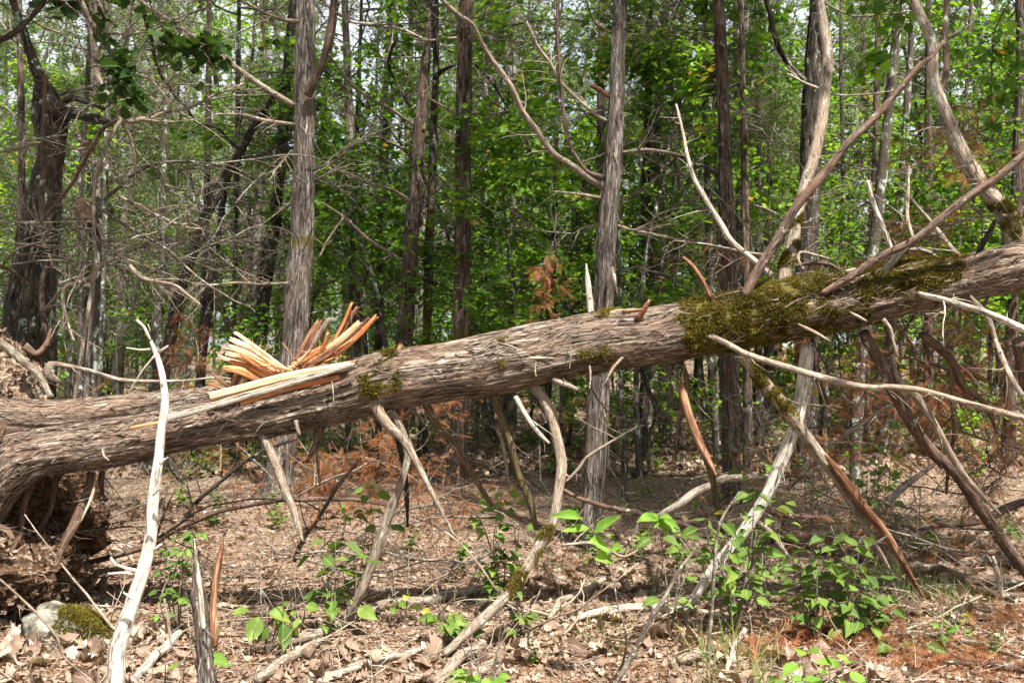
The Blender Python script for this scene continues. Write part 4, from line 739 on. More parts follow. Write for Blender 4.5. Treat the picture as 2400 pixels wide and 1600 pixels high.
    small = [  # n, pts, distance, label, material
     (3, [(262, 1000, 34), (262, 700, 34), (250, 400, 32), (245, 0, 28)], 13.5, 'dark slim trunk right behind the slender reddish cedar'),
     (3, [(400, 900, 26), (405, 600, 28), (425, 350, 26), (435, 100, 20)], 16, 'slim dark trunk midway between the slender reddish cedar and the stout black trunk'),
     (3, [(975, 1200, 46), (990, 1000, 44), (1005, 850, 40), (1020, 650, 30)], 13, 'brown leaning trunk in the gap under the long slanting limb at right'),
     (3, [(865, 1230, 48), (875, 1050, 44), (880, 900, 34), (885, 700, 26)], 14, 'mossy short-looking trunk just right of the stout black trunk'),
     (3, [(925, 700, 36), (940, 500, 36), (955, 350, 32), (970, 250, 26)], 17, 'dark trunk in front of the brightest sky gap at right'),
     (2, [(185, 1100, 38), (190, 900, 38), (200, 700, 34), (205, 450, 26), (210, 300, 20)], 14, 'dark trunk left of the curving cedar, left of centre'),
     (2, [(785, 1400, 30), (790, 1100, 28), (795, 650, 28), (800, 300, 26), (800, 100, 22)], 17, 'grey slim trunk in the middle of the green leaves'),
     (2, [(1190, 1300, 36), (1188, 900, 34), (1192, 500, 34), (1196, 100, 30)], 14, 'dark trunk hugging the left side of the close reddish-brown cedar'),
     (2, [(1395, 1400, 44), (1395, 1150, 44), (1398, 900, 42), (1405, 600, 38), (1412, 350, 34), (1415, 130, 30)], 12.8, 'straight dark trunk right of the close reddish-brown cedar'),
     (2, [(960, 1500, 40), (965, 1400, 38), (975, 1200, 30), (980, 1000, 24)], 13.5, 'short dark stem below the green leaves right of centre'),
     (2, [(1490, 1400, 30), (1492, 1200, 28), (1495, 800, 24), (1500, 400, 22)], 18, 'thin far trunk midway between the close cedar and the slender reddish cedar'),
     (1, [(95, 1000, 34), (100, 700, 32), (95, 400, 28), (90, 200, 22)], 11, 'slim dark stem left of the gnarled tree'),
     (1, [(370, 1300, 22), (372, 1000, 22), (380, 700, 24), (400, 400, 20)], 10.5, 'slim dark stem just right of the gnarled tree'),
     (1, [(720, 1568, 50), (725, 1480, 44), (740, 1300, 34), (745, 1100, 26)], 15, 'pale short-looking trunk far behind, at the foot of the hard-leaning tree'),
     (1, [(460, 1568, 38), (470, 1400, 36), (475, 1200, 26)], 14, 'shaded trunk behind the dead sapling at left'),
     (1, [(1110, 1568, 30), (1125, 1300, 28), (1140, 1100, 24), (1150, 800, 20)], 16, 'thin far trunk between the two leaning dark trunks'),
     (1, [(1090, 600, 20), (1095, 300, 18), (1100, 0, 16)], 12, 'thin vertical stem high between the pale cedar and the crooked grey tree'),
     (2, [(40, 1568, 30), (45, 1300, 26), (55, 1000, 26), (70, 700, 22)], 13, 'lichened leaning pale stem right of the palest cedar'),
     (2, [(660, 1500, 40), (650, 1300, 38), (655, 900, 30), (660, 500, 24)], 15.5, 'shaded trunk just right of the cedar with moss at its foot'),
     (3, [(1310, 300, 20), (1320, 100, 18), (1325, 0, 18)], 14, 'thin far stem high at right against the sky'),
     (5, [(1375, 380, 56), (1390, 250, 50), (1400, 100, 44)], 13.5, 'buttressed trunk seen under the log, right of the close cedar'),
     (5, [(1500, 330, 40), (1510, 200, 38), (1515, 80, 34)], 15.5, 'dark trunk seen under the mossy part of the log'),
     (5, [(1298, 560, 24), (1290, 350, 24), (1285, 150, 22)], 9.4, 'thin bare sapling seen under the log beside the close cedar'),
     (6, [(300, 520, 42), (298, 300, 40), (295, 150, 36)], 11, 'brown trunk just right of the slender reddish cedar, below the log'),
     (6, [(350, 300, 44), (350, 150, 42)], 14, 'dark trunk under the log, left of the mossy slanting branch'),
     (6, [(150, 420, 30), (140, 250, 36), (135, 100, 36)], 12.5, 'pale forked young trunk under the mossy part of the log'),
     (6, [(790, 560, 50), (800, 300, 60), (815, 100, 56), (830, 0, 50)], 10.6, 'broad shaded trunk below the log, left of the brown slanting branch'),
     (6, [(1130, 300, 44), (1130, 100, 42), (1130, 0, 40)], 13, 'upright trunk behind the tangle at the lower right'),
     (4, [(1165, 180, 50), (1185, 60, 48)], 14.5, 'dark trunk right behind the left fan of splinters'),
     (4, [(925, 200, 36), (930, 50, 34)], 13.8, 'slim trunk behind the log, left of the splinters'),
     (4, [(380, 90, 40), (385, 0, 38)], 16, 'dark trunk rising from the green floor behind the root heap'),
     (3, [(1545, 600, 50), (1555, 300, 46), (1550, 0, 40)], 12.2, 'dark trunk at the right edge of the picture'),
     (3, [(720, 1200, 24), (740, 1000, 22), (735, 700, 20)], 15, 'thin stem in the leaves just right of the stout black trunk'),
    ]
    for k, (n, pts_, d, lb) in enumerate(small):
        trunk_thing(n, pts_, d, lb, ('dark', 'dark', 'grey', 'darkcedar')[k % 4] if 'pale' not in lb else 'grey', 'slim_tree' if 'slim' in lb or 'thin' in lb else 'woodland_tree', seed=40 + k, N=26, strips=24, nb=(12 if k % 3 else 7), zb=(1.6, 6.5), kind='dead' if k % 3 else 'deaddark', top=8.5, group='slim trunks standing behind the log')
build_trees()
exec_marks['trees'] = time.time() - T0
# ------------------------------------------------------------------ leafy crowns (several shapes, shared by the copies)
def sprays(mb, tips, n_per, size, rng, kind='oval', spread=.10, wid=1.0, droop=.25):
    """leaves set alternately along twig ends, blades roughly level"""
    P_, D_, N_ = [], [], []
    tips = np.array([t[[0, -1]] for t in tips]); a, b = tips[:, 0], tips[:, 1]; t = nrm(b - a)
    for _ in range(n_per):
        s = rng.uniform(.1, 1.08, (len(a), 1)); q = a + (b - a) * s + rng.normal(0, spread * .35, a.shape)
        sd = nrm(np.cross(t, [0, 0, 1.]) + 1e-6) * rng.choice([-1, 1], (len(a), 1))
        dv = nrm(t * rng.uniform(.1, .9, (len(a), 1)) + sd + rng.normal(0, .35, a.shape) - [0, 0, droop]); up = nrm(rng.normal(0, .45, a.shape) + [0, 0, 1.])
        P_.append(q); D_.append(dv); N_.append(up)
    P_, D_, N_ = map(np.concatenate, (P_, D_, N_))
    leaves(mb, P_, D_, N_, size * rng.uniform(.6, 1.25, len(P_)), kind, rng, wid, .3)
def sapling_variant(seed, hgt=6., z0=.8, spread=1.5, nl=26, leaf=.085, per=9, lean=.3, mat='leaf'):
    rng = np.random.default_rng(900 + seed); t = MB(); tips = []
    ax = wander([0, 0, -.05], [rng.normal(0, lean * .4), rng.normal(0, lean * .4), 1], hgt, 16, rng, .18, .4); r = np.linspace(.012 + hgt * .0042, .005, 16)
    stem(t, ax, r, .1, 12, .002, seed, True, 1.3, .08)
    for k in range(nl):
        s = rng.uniform(z0 / hgt, 1) ** .85; i = min(int(s * 15), 14); q = ax[i] + (ax[i + 1] - ax[i]) * rng.uniform(); a = rng.uniform(0, 6.283)
        L = spread * rng.uniform(.5, 1.15) * (1 - .55 * max(0, s - .5)); w = wander(q, [math.cos(a), math.sin(a), rng.uniform(.1, .9)], L, 8, rng, .3, -.35)
        rr = np.linspace(.004 + .006 * L, .0015, 8); t.line(w, rr, 5); tt = [w[5:]]; twigs(t, w, rr, 7, L * .5, rng, 0, .95, -.1, .2, tt, .2); tips += tt
    c = MB(); sprays(c, tips, per, leaf, rng, 'oval', .16)
    return t.mesh('trunk', M['grey']), c.mesh('crown', M[mat])
def cedar_variant(seed, hgt=9., z0=2., spread=1.7, nl=44, per=60, full=False):
    rng = np.random.default_rng(1900 + seed); t = MB(); tips = []; b = MB()
    ax = wander([0, 0, -.05], [rng.normal(0, .05), rng.normal(0, .05), 1], hgt, 16, rng, .1, .3); r = np.linspace(.04 + hgt * .007, .012, 16)
    stem(t, ax, r, .12, 20, .006, seed, True, 1, .08)
    for k in range(nl):
        s = rng.uniform(z0 / hgt, 1); i = min(int(s * 15), 14); q = ax[i] + (ax[i + 1] - ax[i]) * rng.uniform(); a = rng.uniform(0, 6.283)
        L = spread * rng.uniform(.5, 1.1) * (1.15 - .75 * s); w = wander(q, [math.cos(a), math.sin(a), rng.uniform(-.1, .5)], L, 9, rng, .3, -.1)
        rr = np.linspace(.006 + .006 * L, .002, 9); t.line(w, rr, 5); tt = []; twigs(t, w, rr, 8, L * .55, rng, 0, .8, 0, .25, tt, .3); tt += [w[6:]]
        tips += tt
    c = MB(); tp = np.array([x[[0, -1]] for x in tips]); A, B_ = tp[:, 0], tp[:, 1]; D_ = nrm(B_ - A)
    keep = rng.uniform(size=len(A)) < .8; A, B_, D_ = A[keep], B_[keep], D_[keep]
    for _ in range(per // 2):
        s = rng.uniform(.3, 1.15, (len(A), 1)); q = A + (B_ - A) * s + rng.normal(0, .05, A.shape)
        leaves(c, q, D_ + rng.normal(0, .65, A.shape), rdir(rng, len(q)), rng.uniform(.05, .13, len(q)), 'sliver', rng, .20)
    return t.mesh('trunk', M['cedar']), c.mesh('crown', M['needle'])
VAR = {'sap': [sapling_variant(k, hgt=[4.5, 6, 7.5, 5.2, 6.8, 3.6][k], z0=[.5, .8, 1.6, .6, 1.2, .35][k], spread=[1.3, 1.5, 1.9, 1.4, 1.7, 1.1][k], nl=[30, 36, 40, 32, 38, 26][k], leaf=.105) for k in range(6)],
       'tall': [sapling_variant(20 + k, hgt=14 + k * 1.5, z0=3.5 + k, spread=3.0, nl=60, leaf=.12, per=10) for k in range(3)],
       'cedar': [cedar_variant(k, hgt=[8, 10, 7][k], z0=[1.6, 2.4, 1.0][k]) for k in range(3)],
       'dull': [sapling_variant(30 + k, hgt=[5.5, 7.5][k], z0=[.6, 1.2][k], spread=1.7, nl=38, leaf=.08, mat='leafdull') for k in range(2)]}
LM = [(60, 'gnarled tree'), (420, 'dead sapling'), (560, 'leaning trunk'), (700, 'palest cedar'), (965, 'curving cedar'), (1085, 'mossy-footed cedar'), (1420, 'close cedar'), (1705, 'slender cedar'), (1905, 'black trunk'), (2260, 'bent limb')]
def where(x, y):
    sx = 1200 + x / y * FP
    if sx < 60: return 'left of the gnarled tree'
    if sx > 2260: return 'right of the mossy bent limb'
    k = max(i for i, (a, _) in enumerate(LM) if a <= sx); f = (sx - LM[k][0]) / (LM[k + 1][0] - LM[k][0])
    return ('just right of the %s' % LM[k][1]) if f < .35 else ('just left of the %s' % LM[k + 1][1]) if f > .65 else ('between the %s and %s' % (LM[k][1], LM[k + 1][1]))
ROWS = ['nearest', 'second nearest', 'third nearest', 'fourth nearest', 'fifth nearest', 'sixth nearest', 'seventh nearest', 'eighth nearest', 'ninth nearest', 'tenth nearest', 'eleventh nearest', 'twelfth nearest', 'farthest']
def plant_trees(spec):
    items = []
    for kind, name, look, cat, group, lst in spec:
        for (x, y, v, s) in lst: items.append((kind, name, look, cat, group, x, y, v, s))
    items.sort(key=lambda q: q[6]); cnt = {}
    protos = {}
    for (kind, name, look, cat, group, x, y, v, s) in items:
        w = where(x, y); k = (look, w); cnt[k] = cnt.get(k, 0) + 1
        lb = '%s, %s of those %s' % (look, ROWS[min(cnt[k] - 1, 12)], w)
        rng = np.random.default_rng(int(abs(x * 1000)) + v)
        if (kind, v) not in protos:
            r = thing(name, lb, cat, (x, y, float(gz(x, y))), group); protos[(kind, v)] = r
            for me, nm in zip(VAR[kind][v], ('trunk', 'crown')):
                o = bpy.data.objects.new(nm, me); C.objects.link(o); o.parent = r
            r.rotation_euler = (0, 0, rng.uniform(0, 6.28)); r.scale = (s,) * 3
        else: copy_thing(protos[(kind, v)], (x, y, float(gz(x, y))), rng.uniform(0, 6.28), s, lb, group)
def scatter_trees():
    rng = np.random.default_rng(77); sap, ced, tall, dull = [], [], [], []
    def put(L, n, d0, d1, x0, x1, nv, s0, s1, pw=1.0):
        k = 0; tr = 0
        while k < n and tr < 4000:
            tr += 1; d = d0 + (d1 - d0) * rng.uniform() ** pw; sx = rng.uniform(x0, x1); x = (sx - 1200) / FP * d
            if any(math.hypot(x - a[0], d - a[1]) < .55 + .03 * d for a in L): continue
            L.append((x, d, int(rng.integers(nv)), float(rng.uniform(s0, s1)))); k += 1
    put(sap, 13, 10.5, 15, 900, 2500, 6, .75, 1.05); put(sap, 36, 15, 30, 700, 2600, 6, .9, 1.5); put(sap, 12, 15, 26, -150, 800, 6, .7, 1.1)
    put(dull, 9, 15.5, 28, -150, 900, 2, .8, 1.2); put(dull, 7, 18, 32, 900, 2500, 2, .9, 1.4)
    put(ced, 20, 15, 28, -200, 1000, 3, .9, 1.3); put(ced, 10, 18, 34, 1000, 2600, 3, 1.0, 1.4); put(ced, 3, 13, 16, 1400, 1750, 3, .9, 1.1)
    put(tall, 14, 20, 38, -300, 2700, 3, .9, 1.25)
    plant_trees([('sap', 'leafy_sapling', 'bright broad-leaved sapling', 'sapling', 'leafy saplings behind the log', sap), ('dull', 'dull_green_sapling', 'dull blue-green leafy young tree', 'young tree', 'dull green young trees behind the log', dull),
                 ('cedar', 'young_cedar', 'fine-needled grey-green cedar', 'cedar', 'green cedars among the trunks', ced), ('tall', 'broadleaf_tree', 'tall broad-leaved tree with high crown', 'tree', 'tall broad-leaved trees far behind', tall)])
scatter_trees()
exec_marks['scatter'] = time.time() - T0
# unseen trees added round the camera to dapple the sun and block low sky
def unseen_shade_canopy():
    rng = np.random.default_rng(5); n = 0; L = [(-4.6, -3.4, 0, .62), (5.2, -5.2, 1, .60), (-1.6, -6.6, 2, .62), (6.6, 1.6, 0, .58), (-6.8, 2.2, 1, .56), (7.6, -2.4, 2, .6), (-8.5, -1.0, 0, .6), (-4.5, 4.7, 1, .86), (4.9, 5.0, 2, .76)]
    for k in range(26):
        a = R(rng.uniform(100, 440)); r = rng.uniform(9.5, 17)
        if math.sin(a) * 0 + math.cos(a) * r < 4 or abs(math.sin(a) * r) > 10: L.append((math.sin(a) * r, math.cos(a) * r if math.cos(a) * r < 6 else 3.0, int(rng.integers(3)), float(rng.uniform(.6, .8))))
    L = [q for q in L if abs(q[0]) in (4.5, 4.9) or not (q[1] > 1 and abs(q[0]) < q[1] * .55 + 3.5)]; S_ = {}
    for k, (x, y, v, s) in enumerate(sorted(L, key=lambda q: math.hypot(q[0], q[1]))):
        side = ('behind' if y < -3 else 'beside') + (' to the left' if x < -2 else ' to the right' if x > 2 else ' the middle'); S_[side] = S_.get(side, 0) + 1
        r = thing('broadleaf_tree', 'unseen broad-leaved tree added for shade %s of the clearing, %s' % (side, ROWS[min(12, S_[side] - 1)]), 'tree', (x, y, float(gz(x, y))), 'unseen shade trees added round the clearing')
        for me, nm in zip(VAR['tall'][v] if k % 2 == 0 or y > 4 else VAR['sap'][2], ('trunk', 'crown')):
            o = bpy.data.objects.new(nm, me); C.objects.link(o); o.parent = r
        r.rotation_euler = (0, 0, k * 1.7); r.scale = (s if k % 2 == 0 or y > 4 else s * 1.6,) * 3
unseen_shade_canopy()
def unseen_shade_cedars():  # unseen cedars added off both edges to shade the floor behind the log
    for k, (x, y, z, rz, lb) in enumerate([(-3.5, 5.7, 4.5, .4, 'unseen tall cedar added outside the left edge to shade the floor'), (3.7, 5.9, 4.7, 2.0, 'unseen tall cedar added outside the right edge to shade the floor'), (-5.6, 7.9, 4.9, 3.1, 'second unseen cedar added for shade outside the left edge, farther back')]):
        t = thing('cedar_tree', lb, 'tree', (x, y, float(gz(x, y))), 'unseen cedars added for shade'); mb = MB(); st = stem(mb, [(x, y, -.05), (x + .05, y, 3), (x, y + .05, 6), (x, y, 9)], [.12, .10, .08, .03], .05, 40, .008, 700 + k, True, .72, .07); obj('trunk', mb.mesh('trunk', M['cedar']), t)
        for j in range(2):
            o = bpy.data.objects.new('crown' if j == 0 else 'lower_crown', CROWNS[(k + j) % 2]); C.objects.link(o); o.parent = t; o.location = (0, 0, z + j * .9); o.rotation_euler = (0, 0, rz + j)
unseen_shade_cedars()
# high crowns of the close cedars, above the picture
def far_wood():
    rng = np.random.default_rng(9); mb = MB(); n = 62000
    ang = rng.uniform(-.66, .66, n); d = rng.uniform(36, 75, n); x = np.tan(ang) * d; z = rng.uniform(0, 1, n) ** .9 * (7 + d * .20)
    dens = fbm(V3(x * .22, d * .12, z * .28), 3, 3) + .16 - .50 * np.clip(z / (4 + d * .2), 0, 1) ** 1.6
    k = dens > 0; x, d, z = x[k], d[k], z[k]; q = V3(x, d, z + gz(x, d))
    leaves(mb, q, rdir(rng, len(q)), rdir(rng, len(q), 1.2), rng.uniform(.22, .5, len(q)), 'oval', rng, 1.1, .3, tint=np.clip(.45 + .6 * fbm(q * .35, 2, 6) + rng.normal(0, .2, len(q)), 0, 1))
    tag(obj('far_woodland_foliage', mb.mesh('far_woodland_foliage', M['leafdull'], False)), 'mass of far green woodland closing the view between the trunks', 'woodland', None, 'stuff')
    mb = MB()
    for _ in range(170):
        a = rng.uniform(-.62, .62); dd = rng.uniform(24, 60); x_ = math.tan(a) * dd; hh = rng.uniform(7, 16); w = wander([x_, dd, float(gz(x_, dd)) - .1], [rng.normal(0, .07), rng.normal(0, .07), 1], hh, 10, rng, .12); rr = np.linspace(rng.uniform(.05, .15), .03, 10); mb.line(w, rr, 8)
        twigs(mb, w, rr * .5, 8, 1.6, rng, 0, 1., 0, .1)
    tag(obj('far_woodland_trunks', mb.mesh('far_woodland_trunks', M['dark'])), 'thicket of far thin trunks melting into the green behind the saplings', 'woodland', None, 'stuff')
far_wood()
exec_marks['far'] = time.time() - T0

# ------------------------------------------------------------------ what lies on the floor
def ground_pts(n, rng, y0, y1, pw=1.0, marg=1.15):
    """points spread over the floor in view, thinner with distance"""
    y = 1 / (rng.uniform(1 / y1 ** pw, 1 / y0 ** pw, n)) ** (1 / pw); x = rng.uniform(-1, 1, n) * y * .515 * marg + 0; z = gz(x, y)
    return V3(x, y, z)
def build_litter():
    rng = np.random.default_rng(33)
    mb = MB()
    q = ground_pts(4200, rng, 3.3, 11, 1.2); q = q[fbm(q * [1.6, 1.6, 0], 3, 13) > -.02]; leaves(mb, q + V3(0, 0, rng.uniform(.008, .03, len(q))), rdir(rng, len(q)) * [1, 1, .35], nrm(rng.normal(0, .65, q.shape) + [0, 0, 1]), rng.uniform(.04, .12, len(q)), 'oak', rng, rng.uniform(.8, 1.3, len(q)), 1.2, tint=np.clip(rng.normal(.5, .26, len(q)), 0, 1))
    q = ground_pts(52000, rng, 3.3, 10, 1.1); leaves(mb, q + V3(0, 0, rng.uniform(.001, .01, len(q))), rdir(rng, len(q)) * [1, 1, .3], nrm(rng.normal(0, .5, q.shape) + [0, 0, 1]), rng.uniform(.005, .016, len(q)), 'frag', rng, rng.uniform(.3, 1.1, len(q)), .6, tint=np.clip(rng.normal(.55, .3, len(q)), 0, 1))
    q = ground_pts(34000, rng, 3.3, 14, 1.0); leaves(mb, q + V3(0, 0, rng.uniform(.002, .02, len(q))), rdir(rng, len(q)) * [1, 1, .3], nrm(rng.normal(0, .5, q.shape) + [0, 0, 1]), rng.uniform(.012, .04, len(q)), 'frag', rng, rng.uniform(.4, 1.1, len(q)), .6, tint=np.clip(rng.normal(.48, .27, len(q)), 0, 1))
    q = ground_pts(36000, rng, 11, 45, 1.0, 1.3); leaves(mb, q + [0, 0, .01], rdir(rng, len(q)) * [1, 1, .3], nrm(rng.normal(0, .6, q.shape) + [0, 0, 1]), rng.uniform(.04, .11, len(q)), 'frag', rng, .9, .6, tint=np.clip(rng.normal(.5, .25, len(q)), 0, 1))
    tag(obj('leaf_litter', mb.mesh('leaf_litter', M['litter'], False)), 'curled brown oak leaves and crumbled bits covering the floor', 'leaf litter', None, 'stuff')
    mb = MB()
    q = ground_pts(70000, rng, 3.3, 9, 1.1); cl = fbm(q * 1.3, 2, 51) > -.25; q = q[cl]; leaves(mb, q + V3(0, 0, rng.uniform(.002, .018, len(q))), rdir(rng, len(q)) * [1, 1, .2], rdir(rng, len(q), 2), rng.uniform(.015, .06, len(q)), 'sliver', rng, .055, .3)
    tag(obj('needle_litter', mb.mesh('needle_litter', M['rust'], False)), 'rusty fallen cedar needles strewn over the floor', 'needle litter', None, 'stuff')
    mb = MB()
    for y0, y1, n in ((3.3, 8, 1700), (8, 26, 1100)):
        q = ground_pts(n, rng, y0, y1, 1.0)
        for p in q:
            a = rng.uniform(0, 6.28); L = rng.uniform(.06, .5) * (1 if y0 < 5 else 1.6); w = wander(p + [0, 0, .012], [math.cos(a), math.sin(a), rng.uniform(-.02, .16)], L, 5, rng, .25)
            w[:, 2] = np.maximum(w[:, 2], gz(w[:, 0], w[:, 1]) + .004); r0 = rng.uniform(.0012, .0045); mb.line(w, np.linspace(r0, r0 * .5, 5), 4)
    tw = obj('twig_litter', bpy.data.meshes.new('twig_litter')); tag(tw, 'thin dead twigs scattered over the leaf litter', 'twig litter', None, 'stuff')
    for _ in range(170):
        p = ground_pts(1, rng, 4.9, 13, 1.0)[0]; a = rng.uniform(-.7, .7) + (math.pi if rng.uniform() < .5 else 0); L = rng.uniform(.3, 1.1); w = wander(p + [0, 0, .02], [math.cos(a), math.sin(a), rng.uniform(-.02, .12)], L, 9, rng, .35); w[:, 2] = np.maximum(w[:, 2], gz(w[:, 0], w[:, 1]) + .008); r0 = rng.uniform(.003, .009); rr = np.linspace(r0, r0 * .35, 9); mb.line(w, rr, 6); twigs(mb, w, rr, 4, L * .35, rng, 0, .9)
    tw.data = mb.mesh('twig_litter', M['limb'])
    # rusty sprays of dead cedar on the floor, lower right and behind the log on the left
    mb = MB()
    for (sx, sy, rx, ry, n, ht) in [(2010, 1500, 190, 60, 850, .08), (2250, 1560, 160, 40, 450, .07), (1800, 1530, 120, 50, 300, .05), (2330, 1450, 90, 40, 220, .07), (900, 1120, 170, 40, 700, .30), (800, 1210, 130, 30, 330, .16), (1010, 1180, 120, 30, 300, .14), (620, 1150, 110, 30, 220, .12), (1950, 1290, 120, 25, 240, .10), (1480, 1000, 150, 30, 200, .05), (2240, 1330, 120, 20, 200, .12)]:
        c = ground_at(sx, sy); k = CAMZ * FP / (sy - 800); q = np.c_[c[0] + rng.normal(0, rx / FP * k * .6, n), c[1] + rng.normal(0, ry / FP * k * 1.6, n)]
        q = V3(q[:, 0], q[:, 1], gz(q[:, 0], q[:, 1]) + np.abs(rng.normal(0, ht * .5, n)) + .006)
        q = q[:int(n * .5)]; n = len(q); leaves(mb, q, rdir(rng, n) * [1, 1, .55], nrm(rng.normal(0, .8, q.shape) + [0, 0, 1]), rng.uniform(.05, .13, n), 'frond', rng, .9, .8)
    tag(obj('fallen_cedar_foliage', mb.mesh('fallen_cedar_foliage', M['rust'], False)), 'rust-orange dead cedar sprays heaped on the floor', 'dead foliage', None, 'stuff')
    mb = MB(); n = 5200
    q = ground_pts(n, rng, 8.5, 40, .6, 1.25); q = q[(fbm(q * .35, 2, 91) > -.02) | (q[:, 1] > 20)]
    m = len(q)
    for _ in range(6):
        leaves(mb, q + V3(rng.normal(0, .09, m), rng.normal(0, .09, m), rng.uniform(.04, .34, m)), rdir(rng, m) * [1, 1, .4], nrm(rng.normal(0, .4, (m, 3)) + [0, 0, 1]), rng.uniform(.035, .09, m), 'oval', rng, 1, .3)
    tag(obj('undergrowth', mb.mesh('undergrowth', M['leafnear'], False)), 'low green seedlings covering the far forest floor', 'undergrowth', None, 'stuff')
    mb = MB()
    for (sx, sy, rx, ry, n, h) in [(2060, 1360, 110, 25, 500, .14), (2200, 1400, 120, 30, 400, .12), (1430, 1480, 90, 60, 120, .10), (1720, 1560, 90, 60, 130, .2), (1320, 1010, 200, 30, 300, .1), (300, 900, 260, 12, 1500, .22), (1700, 1080, 200, 40, 250, .12), (2200, 1500, 150, 60, 160, .1), (1300, 1340, 120, 50, 130, .1), (1580, 1400, 100, 80, 90, .12), (2040, 1240, 100, 30, 200, .15)]:
        c = ground_at(sx, sy); k = CAMZ * FP / (sy - 800); x = c[0] + rng.normal(0, rx / FP * k * .6, n); y = c[1] + rng.normal(0, ry / FP * k * 1.8, n); q = V3(x, y, gz(x, y))
        leaves(mb, q, nrm(rng.normal(0, .45, q.shape) + [0, 0, 1]), rdir(rng, n), h * rng.uniform(.5, 1.3, n), 'sliver', rng, .035 if sy > 1200 else .06, 1.2)
    tag(obj('grass', mb.mesh('grass', M['grass'], False)), 'thin tufts of green and straw-coloured grass on the floor', 'grass', None, 'stuff')
build_litter()
exec_marks['litter'] = time.time() - T0

